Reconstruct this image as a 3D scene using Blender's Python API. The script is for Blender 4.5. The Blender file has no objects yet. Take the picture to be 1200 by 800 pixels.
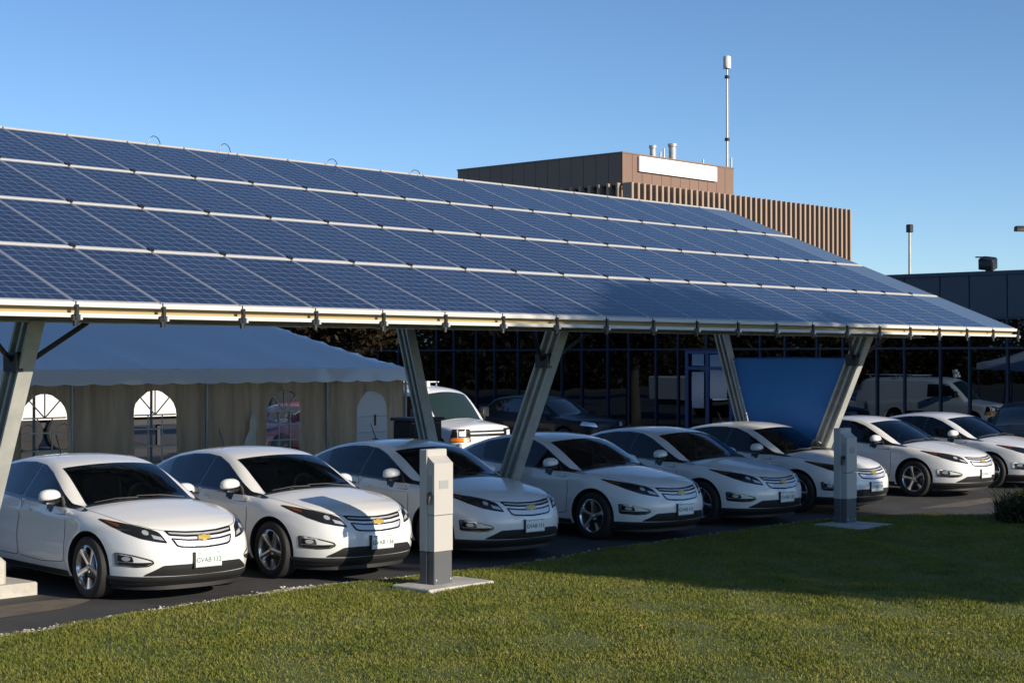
import bpy, bmesh, math, random
import numpy as np
from mathutils import Vector, Matrix, geometry
from mathutils.bvhtree import BVHTree

random.seed(7)
rng = np.random.default_rng(7)
S = bpy.context.scene
C = S.collection
PI = math.pi
R = math.radians

# ------------------------------------------------------------------ camera, sky, sun, exposure
CAM = Vector((-8.578, -13.551, 2.559))
cam_d = bpy.data.cameras.new('camera')
cam_d.sensor_width = 36
cam_d.lens = 36 * 1921.5 / 1200
cam_d.clip_end = 3000
cam = bpy.data.objects.new('camera', cam_d)
C.objects.link(cam)
cam.location = CAM
cam.rotation_euler = (R(90.575), 0, R(-47.3))
S.camera = cam

SUN_ELEV, SUN_AZ = R(19.5), math.atan2(-0.99, 0.13)      # direction towards the sun, measured from +X
world = bpy.data.worlds.new('World')
S.world = world
world.use_nodes = True
wn = world.node_tree
sky = wn.nodes.new('ShaderNodeTexSky')
sky.sky_type = 'NISHITA'
sky.sun_disc = False
sky.sun_elevation = SUN_ELEV
sky.sun_rotation = PI / 2 - SUN_AZ
sky.altitude = 3000
sky.air_density = 1.0
sky.dust_density = 1.4
sky.ozone_density = 3.1
bg = wn.nodes['Background']
hs = wn.nodes.new('ShaderNodeHueSaturation')
hs.inputs['Saturation'].default_value = 1.06
wn.links.new(sky.outputs[0], hs.inputs['Color'])
wn.links.new(hs.outputs[0], bg.inputs[0])
bg.inputs[1].default_value = 0.116
sun_d = bpy.data.lights.new('sun', 'SUN')
sun_d.energy = 4.95
sun_d.angle = R(0.5)
sun_d.color = (1.0, 0.88, 0.72)
sun = bpy.data.objects.new('sun', sun_d)
C.objects.link(sun)
sdir = Vector((math.cos(SUN_AZ) * math.cos(SUN_ELEV), math.sin(SUN_AZ) * math.cos(SUN_ELEV), math.sin(SUN_ELEV)))
sun.rotation_euler = sdir.to_track_quat('Z', 'Y').to_euler()
S.view_settings.view_transform = 'Standard'
S.view_settings.look = 'None'
S.view_settings.gamma = 1
S.view_settings.use_curve_mapping = False
S.view_settings.exposure = 0.36
S.cycles.max_bounces = 8
S.cycles.transparent_max_bounces = 12
S.cycles.glossy_bounces = 4
S.cycles.transmission_bounces = 6
S.cycles.caustics_reflective = False
S.cycles.caustics_refractive = False

# ------------------------------------------------------------------ materials
MATS = {}
def nn(t, kind, **kw):
    n = t.nodes.new(kind)
    for k, v in kw.items():
        if k.startswith('i_'):
            n.inputs[k[2:].replace('_', ' ')].default_value = v
        else:
            setattr(n, k, v)
    return n
def mat(name, col, rough=0.5, metal=0.0, spec=0.5, coat=0.0, noise=None, bump=None, emit=None, trans=0.0, alpha=1.0):
    """plain principled material; noise=(scale, amount, second colour), bump=(scale, strength)"""
    if name in MATS: return MATS[name]
    m = bpy.data.materials.new(name); m.use_nodes = True
    t = m.node_tree; b = t.nodes['Principled BSDF']
    b.inputs['Base Color'].default_value = (*col, 1)
    b.inputs['Roughness'].default_value = rough
    b.inputs['Metallic'].default_value = metal
    b.inputs['Specular IOR Level'].default_value = spec
    b.inputs['Coat Weight'].default_value = coat
    b.inputs['Coat Roughness'].default_value = 0.04
    b.inputs['Transmission Weight'].default_value = trans
    b.inputs['Alpha'].default_value = alpha
    if noise or bump:
        tc = nn(t, 'ShaderNodeTexCoord')
    if noise:
        nz = nn(t, 'ShaderNodeTexNoise', i_Scale=noise[0], i_Detail=5.0, i_Roughness=0.65)
        t.links.new(tc.outputs['Object'], nz.inputs['Vector'])
        rp = nn(t, 'ShaderNodeValToRGB')
        rp.color_ramp.elements[0].position = 0.35; rp.color_ramp.elements[1].position = 0.68
        rp.color_ramp.elements[0].color = (*col, 1)
        c2 = noise[2]
        rp.color_ramp.elements[1].color = (*[col[i] * (1 - noise[1]) + c2[i] * noise[1] for i in range(3)], 1)
        t.links.new(nz.outputs['Fac'], rp.inputs['Fac'])
        t.links.new(rp.outputs[0], b.inputs['Base Color'])
    if bump:
        nb = nn(t, 'ShaderNodeTexNoise', i_Scale=bump[0], i_Detail=4.0)
        t.links.new(tc.outputs['Object'], nb.inputs['Vector'])
        bp = nn(t, 'ShaderNodeBump', i_Strength=bump[1], i_Distance=0.02)
        t.links.new(nb.outputs['Fac'], bp.inputs['Height'])
        t.links.new(bp.outputs[0], b.inputs['Normal'])
    MATS[name] = m
    return m

# ------------------------------------------------------------------ mesh builder
class MB:
    """collects faces (with a material slot each) and links them as ONE mesh object"""
    def __init__(self): self.v = []; self.f = []; self.mi = []
    def add(self, verts, faces, mi=0):
        n = len(self.v)
        self.v += [tuple(p) for p in verts]
        self.f += [tuple(i + n for i in f) for f in faces]
        self.mi += [mi] * len(faces)
        return self
    def box(self, x0, x1, y0, y1, z0, z1, mi=0, M=None):
        vs = [Vector((x, y, z)) for z in (z0, z1) for y in (y0, y1) for x in (x0, x1)]
        if M is not None: vs = [M @ v for v in vs]
        return self.add(vs, [(0, 2, 3, 1), (4, 5, 7, 6), (0, 1, 5, 4), (2, 6, 7, 3), (0, 4, 6, 2), (1, 3, 7, 5)], mi)
    def bbox(self, x0, x1, y0, y1, z0, z1, b=0.01, mi=0, M=None):
        """box with chamfered vertical and top edges"""
        r = []
        def ring(i, z): return [(x0 + i + 0, y0 + i + b), (x0 + i + b, y0 + i), (x1 - i - b, y0 + i), (x1 - i, y0 + i + b), (x1 - i, y1 - i - b), (x1 - i - b, y1 - i), (x0 + i + b, y1 - i), (x0 + i, y1 - i - b)]
        for i, z in ((0, z0), (0, z1 - b), (b * .8, z1)):
            r.append([Vector((p[0], p[1], z)) for p in ring(i, z)])
        vs = [v for k in r for v in k]
        if M is not None: vs = [M @ v for v in vs]
        fs = []
        for k in range(2):
            for j in range(8):
                fs.append((k * 8 + j, k * 8 + (j + 1) % 8, k * 8 + 8 + (j + 1) % 8, k * 8 + 8 + j))
        fs.append(tuple(range(16, 24))); fs.append(tuple(range(7, -1, -1)))
        return self.add(vs, fs, mi)
    def prism(self, poly, axis, a, b, mi=0):
        """polygon of 2-D points swept along axis ('x','y','z') from a to b"""
        def P(p, t):
            return {'x': (t, p[0], p[1]), 'y': (p[0], t, p[1]), 'z': (p[0], p[1], t)}[axis]
        n = len(poly)
        vs = [P(p, a) for p in poly] + [P(p, b) for p in poly]
        fs = [tuple(range(n)), tuple(range(2 * n - 1, n - 1, -1))]
        fs += [(i, i + n, (i + 1) % n + n, (i + 1) % n) for i in range(n)]
        return self.add(vs, fs, mi)
    def bar(self, p, q, w, d, up=(0, 0, 1), mi=0):
        """rectangular bar from p to q"""
        p, q = Vector(p), Vector(q); t = (q - p).normalized(); u = Vector(up)
        s = t.cross(u)
        if s.length < 1e-4: s = t.cross(Vector((1, 0, 0)))
        s.normalize(); u = s.cross(t).normalized()
        vs = [a + s * i * w / 2 + u * j * d / 2 for a in (p, q) for i, j in ((-1, -1), (1, -1), (1, 1), (-1, 1))]
        return self.add(vs, [(3, 2, 1, 0), (4, 5, 6, 7), (0, 1, 5, 4), (1, 2, 6, 5), (2, 3, 7, 6), (3, 0, 4, 7)], mi)
    def tube(self, pts, r, n=8, mi=0, caps=True):
        pts = [Vector(p) for p in pts]
        rr = r if isinstance(r, (list, tuple)) else [r] * len(pts)
        rings = []
        prev = None
        for i, p in enumerate(pts):
            t = (pts[min(i + 1, len(pts) - 1)] - pts[max(i - 1, 0)]).normalized()
            if prev is None:
                a = t.orthogonal().normalized()
            else:
                a = (prev - t * prev.dot(t)).normalized()
            prev = a
            b2 = t.cross(a)
            rings.append([p + (a * math.cos(2 * PI * k / n) + b2 * math.sin(2 * PI * k / n)) * rr[i] for k in range(n)])
        vs = [v for g in rings for v in g]; fs = []
        for i in range(len(pts) - 1):
            for k in range(n):
                fs.append((i * n + k, i * n + (k + 1) % n, (i + 1) * n + (k + 1) % n, (i + 1) * n + k))
        if caps:
            fs.append(tuple(range(n - 1, -1, -1))); fs.append(tuple(range((len(pts) - 1) * n, len(pts) * n)))
        return self.add(vs, fs, mi)
    def lathe(self, prof, n=24, axis='y', mi=0, o=(0, 0, 0)):
        """profile of (radius, along) pairs turned about an axis"""
        vs = []; fs = []
        for r, h in prof:
            for k in range(n):
                a = 2 * PI * k / n; c, s = r * math.cos(a), r * math.sin(a)
                p = {'y': (c, h, s), 'z': (c, s, h), 'x': (h, c, s)}[axis]
                vs.append((p[0] + o[0], p[1] + o[1], p[2] + o[2]))
        for i in range(len(prof) - 1):
            for k in range(n):
                fs.append((i * n + k, i * n + (k + 1) % n, (i + 1) * n + (k + 1) % n, (i + 1) * n + k))
        return self.add(vs, fs, mi)
    def mesh(self, name, mats, smooth=None):
        me = bpy.data.meshes.new(name)
        me.from_pydata(self.v, [], self.f)
        for m in (mats if isinstance(mats, (list, tuple)) else [mats]): me.materials.append(m)
        me.polygons.foreach_set('material_index', self.mi)
        finish(me, smooth)
        return me
    def build(self, name, mats, parent=None, smooth=None, loc=None):
        return link(name, self.mesh(name, mats, smooth), parent, loc)
def finish(me, smooth):
    bm = bmesh.new(); bm.from_mesh(me)
    bmesh.ops.recalc_face_normals(bm, faces=bm.faces)
    bm.to_mesh(me); bm.free()
    if smooth is not None:
        me.polygons.foreach_set('use_smooth', [True] * len(me.polygons))
        me.set_sharp_from_angle(angle=R(smooth))
    me.update()
def link(name, me, parent=None, loc=None):
    o = bpy.data.objects.new(name, me); C.objects.link(o)
    if parent is not None: o.parent = parent
    if loc is not None: o.location = loc
    return o
def tag(o, label=None, cat=None, group=None, kind=None):
    if label: o['label'] = label
    if cat: o['category'] = cat
    if group: o['group'] = group
    if kind: o['kind'] = kind
    return o
def empty(name, loc, rz=0.0, label=None, cat=None, group=None):
    o = bpy.data.objects.new(name, None); C.objects.link(o)
    o.location = loc; o.rotation_euler = (0, 0, rz); o.empty_display_size = 0.3
    return tag(o, label, cat, group)
CHILD = {}
def copy_tree(o, parent=None):
    c = o.copy(); C.objects.link(c)
    if parent is not None: c.parent = parent
    for ch in list(o.children): copy_tree(ch, c)
    return c
def text_mesh(s, size, extrude=0.0008):
    cu = bpy.data.curves.new('lettering', 'FONT'); cu.body = s; cu.size = size; cu.extrude = extrude; cu.offset = size * .018
    cu.align_x = 'CENTER'; cu.align_y = 'CENTER'
    ob = bpy.data.objects.new('lettering_source', cu); C.objects.link(ob)
    dg = bpy.context.evaluated_depsgraph_get(); dg.update()
    me = bpy.data.meshes.new_from_object(ob.evaluated_get(dg))
    bpy.data.objects.remove(ob); bpy.data.curves.remove(cu)
    return me
# ------------------------------------------------------------------ the white hatchback: analytic body, panels laid on it
def pchip(xs, ys):
    xs = np.array(xs, float); ys = np.array(ys, float)
    if xs[0] > xs[-1]: xs, ys = xs[::-1], ys[::-1]
    h = np.diff(xs); dl = np.diff(ys) / h
    m = np.zeros(len(xs))
    for i in range(1, len(xs) - 1):
        if dl[i - 1] * dl[i] > 0:
            w1 = 2 * h[i] + h[i - 1]; w2 = h[i] + 2 * h[i - 1]
            m[i] = (w1 + w2) / (w1 / dl[i - 1] + w2 / dl[i])
    m[0] = dl[0]; m[-1] = dl[-1]
    def f(x):
        x = np.clip(np.asarray(x, float), xs[0], xs[-1])
        i = np.clip(np.searchsorted(xs, x) - 1, 0, len(xs) - 2)
        t = (x - xs[i]) / h[i]
        return ((1 + 2 * t) * (1 - t) ** 2 * ys[i] + t * (1 - t) ** 2 * h[i] * m[i]
                + t * t * (3 - 2 * t) * ys[i + 1] + t * t * (t - 1) * h[i] * m[i + 1])
    return f
def smax(a, b, k):
    h = np.clip(0.5 + 0.5 * (a - b) / k, 0, 1)
    return b + (a - b) * h + k * h * (1 - h)
def smin(a, b, k): return -smax(-a, -b, k)

HATCH = dict(
    nose=pchip([.10, .20, .28, .36, .45, .54, .62, .68, .74, .79, .83, .90], [.82, .87, .925, .955, .965, .96, .935, .905, .86, .80, .70, .55]),
    setback=pchip([0, .2, .35, .5, .62, .72, .80, .86, .92], [0, .012, .042, .105, .20, .34, .53, .75, 1.05]),
    plan=pchip([-3.55, -3.3, -2.7, -2.0, -1.0, -.3, .2, .6, .9], [.76, .83, .885, .90, .90, .895, .885, .85, .80]),
    sect=pchip([.10, .20, .30, .42, .55, .62, .70, .80, .90, 1.0, 1.1], [-.075, -.045, -.016, .0, .003, -.004, -.012, -.014, -.03, -.065, -.12]),
    hood=pchip([.86, .74, .6, .4, .1, -.2, -.4, -1.0, -2.0, -2.8, -3.3, -3.55], [.755, .80, .845, .893, .95, .992, 1.0, .98, 1.0, 1.04, 1.08, 1.09]),
    tail=pchip([.15, .25, .5, .75, .95, 1.05, 1.15], [-3.40, -3.45, -3.50, -3.51, -3.49, -3.47, -3.44]),
    roof=pchip([.3, 0, -.20, -.30, -.6, -.95, -1.12, -1.3, -1.55, -1.8, -2.1, -2.5, -2.9, -3.25, -3.48, -3.6, -3.8], [.3, .70, .93, .995, 1.155, 1.32, 1.375, 1.408, 1.432, 1.437, 1.425, 1.375, 1.275, 1.155, 1.075, 1.0, .6]),
    gw=pchip([-3.6, -3.4, -3.0, -2.5, -1.8, -1.2, -.8, -.35, 0], [.56, .62, .72, .785, .82, .825, .81, .775, .74]),
    tumble=.62, lean=.125, zb=.17, wheels=(0.0, -2.685), wr=.378)
def car_field(P, p):
    x, y, z = p[:, 0], np.abs(p[:, 1]), p[:, 2]
    nose = (x - (P['nose'](z) - P['setback'](y))) * .85
    side = y - (P['plan'](x) + P['sect'](z))
    for wx in P['wheels']:                                   # slight flare round each wheel
        r = np.hypot(x - wx, z - .335)
        side = side - .014 * np.exp(-((r - .40) / .07) ** 2)
    top = z - (P['hood'](x) - .085 * (y / .8) ** 2.2)
    tail = P['tail'](z) + .16 * (y / .8) ** 3 - x
    bot = P['zb'] - z
    lo = smax(smax(nose, side, .10), tail, .14)
    lo = smax(lo, top, .075)
    lo = smax(lo, bot, .05)
    xx = x + P['lean'] * (y / .7) ** 2 * np.clip((x + 1.9) / .7, 0, 1)
    gt = (z - (P['roof'](xx) - .05 * (y / .6) ** 2)) * .9
    gs = (y - (P['gw'](x) - P['tumble'] * (np.maximum(z, P.get('belt', .95)) - 1.0))) * .87
    gb = .75 - z
    up = smax(smax(gt, gs, .07), gb, .02)
    return smin(lo, up, .045)
def car_shell(P, box, nf, nr):
    """rounded-box grid pushed out along its own normals onto the field's zero surface"""
    (x0, x1), (y0, y1), (z0, z1) = box
    lim = ((x0, x1), (y0, y1), (z0, z1))
    key = {}; Q = []; D = []; F = []
    def ax(i):
        n = nf[i]; out = []
        for k in range(nr): out.append((-1, math.tan(-PI / 4 + PI / 4 * k / nr), lim[i][0]))
        for k in range(n + 1): out.append((0, 0.0, lim[i][0] + (lim[i][1] - lim[i][0]) * k / n))
        for k in range(1, nr + 1): out.append((1, math.tan(PI / 4 * k / nr), lim[i][1]))
        return out
    A = [ax(0), ax(1), ax(2)]
    for a in range(3):
        b, c = (a + 1) % 3, (a + 2) % 3
        for s in (-1, 1):
            idx = {}
            for i, (ib, tb, qb) in enumerate(A[b]):
                for j, (ic, tc, qc) in enumerate(A[c]):
                    d = [0, 0, 0]; q = [0, 0, 0]
                    d[a] = s; d[b] = tb; d[c] = tc
                    q[a] = lim[a][1] if s > 0 else lim[a][0]; q[b] = qb; q[c] = qc
                    L = math.sqrt(sum(t * t for t in d)); d = [t / L for t in d]
                    k = tuple(round(t, 5) for t in q + d)
                    if k not in key: key[k] = len(Q); Q.append(q); D.append(d)
                    idx[i, j] = key[k]
            for i in range(len(A[b]) - 1):
                for j in range(len(A[c]) - 1):
                    f = [idx[i, j], idx[i + 1, j], idx[i + 1, j + 1], idx[i, j + 1]]
                    F.append(f if s > 0 else f[::-1])
    Q = np.array(Q); D = np.array(D)
    hi = np.zeros(len(Q)); lo = np.zeros(len(Q)); done = np.zeros(len(Q), bool)
    for t in np.linspace(.02, 1.5, 75):
        v = car_field(P, Q + D * t)
        new = (~done) & (v > 0)
        hi[new] = t; lo[new] = t - .02; done |= new
    for _ in range(14):
        mid = (lo + hi) / 2
        pos = car_field(P, Q + D * mid[:, None]) > 0
        hi = np.where(pos, mid, hi); lo = np.where(pos, lo, mid)
    V = Q + D * hi[:, None]
    return V, F
def inside_poly(pts, poly):
    pts = np.asarray(pts, float); poly = np.asarray(poly, float)
    c = np.zeros(len(pts), bool); j = len(poly) - 1
    for i in range(len(poly)):
        xi, yi = poly[i]; xj, yj = poly[j]
        if yi != yj:
            t = ((yi > pts[:, 1]) != (yj > pts[:, 1])) & (pts[:, 0] < (xj - xi) * (pts[:, 1] - yi) / (yj - yi) + xi)
            c ^= t
        j = i
    return c
def smooth_poly(poly, r=.02, n=4):
    """rounds the corners of a polygon"""
    out = []; m = len(poly)
    for i in range(m):
        p0, p1, p2 = Vector(poly[i - 1]), Vector(poly[i]), Vector(poly[(i + 1) % m])
        a = p0 - p1; b = p2 - p1
        ra = min(r, a.length * .45); rb = min(r, b.length * .45)
        A = p1 + a.normalized() * ra; B = p1 + b.normalized() * rb
        for k in range(n + 1):
            t = k / n
            out.append(tuple((A * (1 - t) ** 2 + p1 * 2 * t * (1 - t) + B * t * t)))
    return out
def inset(poly, d):
    n = len(poly); out = []
    area = sum(poly[i][0] * poly[(i + 1) % n][1] - poly[(i + 1) % n][0] * poly[i][1] for i in range(n))
    sg = 1 if area > 0 else -1
    for i in range(n):
        p0, p1, p2 = Vector(poly[i - 1]), Vector(poly[i]), Vector(poly[(i + 1) % n])
        a = (p1 - p0).normalized(); b = (p2 - p1).normalized()
        na = Vector((-a.y, a.x)); nb = Vector((-b.y, b.x))
        m = (na + nb)
        if m.length < 1e-6: m = na
        m.normalize()
        k = max(.35, m.dot(na))
        out.append(tuple(p1 + m * (sg * d / k)))
    return out
class Skin:
    """lays flat outlines on the body along an axis"""
    def __init__(self, V, F):
        self.t = BVHTree.FromPolygons([tuple(v) for v in V], F)
    def hit(self, mode, a, b):
        if mode == 'front': o, d = Vector((3, a, b)), Vector((-1, 0, 0))
        elif mode == 'left': o, d = Vector((a, 3, b)), Vector((0, -1, 0))
        elif mode == 'right': o, d = Vector((a, -3, b)), Vector((0, 1, 0))
        elif mode == 'back': o, d = Vector((-6, a, b)), Vector((1, 0, 0))
        elif mode == 'top': o, d = Vector((a, b, 4)), Vector((0, 0, -1))
        elif mode == 'wrap':                                  # a = angle round a vertical axis, b = height
            o = Vector((-.35 + 3 * math.cos(a), 3 * math.sin(a), b)); d = Vector((-math.cos(a), -math.sin(a), 0))
        elif mode == 'cornerR':
            d = Vector((-.62, .78, 0)); o = Vector((a, -.9, b)) - d * 2
        elif mode == 'cornerL':
            d = Vector((-.62, -.78, 0)); o = Vector((a, .9, b)) - d * 2
        h = self.t.ray_cast(o, d)
        return (h[0], h[1]) if h[0] is not None else (None, None)
    def patch(self, mode, poly, off=.003, hole=None, step=.04, skirt=.006, mi=0, mb=None):
        poly = [tuple(p) for p in poly]
        def dens(pl):
            o = []
            for i in range(len(pl)):
                p, q = Vector(pl[i]), Vector(pl[(i + 1) % len(pl)])
                k = max(1, int((q - p).length / step))
                o += [tuple(p.lerp(q, t / k)) for t in range(k)]
            return o
        B = dens(poly); H = dens(hole) if hole else []
        vs = [Vector(p) for p in B + H]
        es = [(i, (i + 1) % len(B)) for i in range(len(B))] + [(len(B) + i, len(B) + (i + 1) % len(H)) for i in range(len(H))]
        xs = [p[0] for p in B]; ys = [p[1] for p in B]
        gx = np.arange(min(xs), max(xs), step); gy = np.arange(min(ys), max(ys), step)
        G = np.array([(x, y) for x in gx for y in gy]) if len(gx) and len(gy) else np.zeros((0, 2))
        if len(G):
            bb = np.array(B + H); 
            ok = inside_poly(G, B)
            if H: ok &= ~inside_poly(G, H)
            dmin = np.sqrt(((G[:, None, :] - bb[None]) ** 2).sum(2)).min(1)
            vs += [Vector(p) for p in G[ok & (dmin > step * .45)]]
        r = geometry.delaunay_2d_cdt(vs, es, [], 1 if not H else 0, 1e-5)
        pv, pf = r[0], r[2]
        P = []; N = []
        for p in pv:
            h, n = self.hit(mode, p.x, p.y)
            P.append(h); N.append(n)
        good = []
        cen = np.array([((sum((pv[i].x for i in f)) / len(f)), (sum((pv[i].y for i in f)) / len(f))) for f in pf])
        keep = inside_poly(cen, B)
        if H: keep &= ~inside_poly(cen, H)
        for f, k in zip(pf, keep):
            if k and all(P[i] is not None for i in f): good.append(tuple(f))
        mb = mb or MB()
        used = sorted({i for f in good for i in f}); mp = {u: j for j, u in enumerate(used)}
        VV = [P[u] + N[u] * off for u in used]; FF = [tuple(mp[i] for i in f) for f in good]
        ec = {}
        for f in FF:
            for i in range(len(f)):
                e = (f[i], f[(i + 1) % len(f)])
                ec[tuple(sorted(e))] = ec.get(tuple(sorted(e)), 0) + 1
        nb = len(VV); sk = {}
        for e, c in ec.items():
            if c == 1:
                for i in e:
                    if i not in sk:
                        sk[i] = len(VV); VV.append(P[used[i]] - N[used[i]] * skirt)
                FF.append((e[0], e[1], sk[e[1]], sk[e[0]]))
        mb.add(VV, FF, mi)
        return mb
def mirror_y(mb):
    m = MB(); m.v = [(x, -y, z) for x, y, z in mb.v]; m.f = [f[::-1] for f in mb.f]; m.mi = list(mb.mi)
    return m
def flipx(poly): return [(-a, b) for a, b in poly]

def paint(name, col, inside=(.02, .02, .022)):
    m = mat(name, col, rough=.32, spec=.5, coat=.9)
    t = m.node_tree; b = t.nodes['Principled BSDF']
    g = nn(t, 'ShaderNodeNewGeometry')
    mx = nn(t, 'ShaderNodeMix', data_type='RGBA')
    mx.inputs[6].default_value = (*col, 1); mx.inputs[7].default_value = (*inside, 1)
    t.links.new(g.outputs['Backfacing'], mx.inputs[0]); t.links.new(mx.outputs[2], b.inputs['Base Color'])
    return m
def tinted_glass(name, tint=(.42, .5, .48), dens=.72):
    if name in MATS: return MATS[name]
    m = bpy.data.materials.new(name); m.use_nodes = True; t = m.node_tree
    out = t.nodes['Material Output']; t.nodes.remove(t.nodes['Principled BSDF'])
    tr = nn(t, 'ShaderNodeBsdfTransparent'); tr.inputs[0].default_value = (*[c * (1 - dens) / .5 for c in tint], 1)
    gl = nn(t, 'ShaderNodeBsdfGlossy', i_Roughness=.02); gl.inputs[0].default_value = (.9, .95, 1, 1)
    fr = nn(t, 'ShaderNodeFresnel', i_IOR=1.5)
    mx = nn(t, 'ShaderNodeMixShader')
    t.links.new(fr.outputs[0], mx.inputs[0]); t.links.new(tr.outputs[0], mx.inputs[1]); t.links.new(gl.outputs[0], mx.inputs[2])
    t.links.new(mx.outputs[0], out.inputs[0])
    MATS[name] = m
    return m
def chrome_mesh():
    m = mat('grille_mesh', (.62, .64, .66), rough=.35, metal=.45)
    t = m.node_tree; b = t.nodes['Principled BSDF']
    tc = nn(t, 'ShaderNodeTexCoord'); w = nn(t, 'ShaderNodeTexVoronoi', i_Scale=150.0)
    t.links.new(tc.outputs['Object'], w.inputs['Vector'])
    bp = nn(t, 'ShaderNodeBump', i_Strength=.35, i_Distance=.004)
    t.links.new(w.outputs['Distance'], bp.inputs['Height']); t.links.new(bp.outputs[0], b.inputs['Normal'])
    return m

M_white = paint('white_paint', (.78, .78, .765))
M_trim = mat('black_trim', (.012, .013, .015), rough=.35)
M_gloss = mat('gloss_black', (.008, .009, .012), rough=.08, coat=.5)
M_plastic = mat('dark_plastic', (.015, .015, .016), rough=.6)
M_rubber = mat('tyre_rubber', (.014, .014, .014), rough=.75, bump=(60, .15))
M_alloy = mat('polished_alloy', (.62, .62, .63), rough=.22, metal=.9)
M_hub = mat('dark_hub', (.03, .03, .032), rough=.6)
M_disc = mat('brake_disc', (.18, .17, .165), rough=.4, metal=.8)
M_chrome = mat('chrome', (.72, .73, .75), rough=.12, metal=1.0)
M_gold = mat('gold_badge', (.78, .52, .12), rough=.3, metal=.6)
M_amber = mat('amber_lens', (.13, .04, .015), rough=.15, coat=.6)
M_lampin = mat('lamp_reflector', (.52, .54, .57), rough=.25, metal=.4)
M_lamp = mat('lamp_glass', (.014, .016, .02), rough=.08, coat=.35)
M_plate = mat('plate_white', (.74, .75, .74), rough=.4)
M_ink = mat('plate_green', (.03, .14, .10), rough=.5)
M_glass = tinted_glass('car_glass', dens=.38)
M_wglass = tinted_glass('screen_glass', tint=(.42, .47, .45), dens=.08)
M_seat = mat('seat_cloth', (.20, .195, .185), rough=.85)

def build_wheel():
    """right-hand wheel about the y axis, outer face towards -y; centre at the origin"""
    ty = MB()
    ty.lathe([(.232, .105), (.26, .112), (.30, .113), (.325, .098), (.334, .07), (.334, -.07), (.325, -.098), (.30, -.113), (.26, -.112), (.236, -.105), (.22, -.09), (.22, .09), (.232, .105)], 48, 'y')
    rim = MB()
    rim.lathe([(.236, -.104), (.229, -.108), (.222, -.10), (.214, -.085), (.208, -.04), (.205, .08)], 48, 'y')
    rim.lathe([(.0, .01), (.205, .01)], 32, 'y', 1)                       # dark well behind the spokes
    rim.lathe([(.0, -.005), (.135, -.005), (.14, .0)], 32, 'y', 2)
    for k in range(5):
        a = PI / 2 + k * 2 * PI / 5
        ca, sa = math.cos(a), math.sin(a)
        prof = [(.02, .036, -.075), (.07, .030, -.082), (.14, .030, -.090), (.19, .040, -.096), (.226, .052, -.100)]
        vs = []; fs = []
        for r, w, y in prof:
            for s, dy in ((-1, .034), (-.72, 0), (-.12, -.004), (.12, -.004), (.72, 0), (1, .034)):
                vs.append((r * ca - s * w * sa, y + dy, r * sa + s * w * ca))
        for i in range(len(prof) - 1):
            for j in range(5): fs.append((i * 6 + j, i * 6 + j + 1, i * 6 + 7 + j, i * 6 + 6 + j))
        rim.add(vs, fs, 0)
    rim.lathe([(0, -.098), (.026, -.096), (.034, -.088), (.036, -.07)], 20, 'y', 0)
    rim.lathe([(0, -.1005), (.016, -.0995)], 12, 'y', 3)
    return ty.mesh('tyre', M_rubber, 35), rim.mesh('rim', [M_alloy, M_hub, M_disc, M_gold], 35)

def cut_arches(me, P, dark, zc=.345):
    bm = bmesh.new()
    for wx in P['wheels']:
        for s in (-1, 1):
            r = bmesh.ops.create_cone(bm, cap_ends=True, segments=72, radius1=P['wr'], radius2=P['wr'], depth=.62,
                                      matrix=Matrix.Translation((wx, s * .84, zc)) @ Matrix.Rotation(PI / 2, 4, 'X'))
    cm = bpy.data.meshes.new('arch_cutter'); bm.to_mesh(cm); bm.free()
    a = bpy.data.objects.new('shell', me); b = bpy.data.objects.new('arch_cutter', cm)
    C.objects.link(a); C.objects.link(b)
    md = a.modifiers.new('cut', 'BOOLEAN'); md.operation = 'DIFFERENCE'; md.object = b; md.solver = 'EXACT'
    dg = bpy.context.evaluated_depsgraph_get(); dg.update()
    out = bpy.data.meshes.new_from_object(a.evaluated_get(dg))
    bpy.data.objects.remove(a); bpy.data.objects.remove(b); bpy.data.meshes.remove(cm)
    out.materials.clear()
    return out

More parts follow.
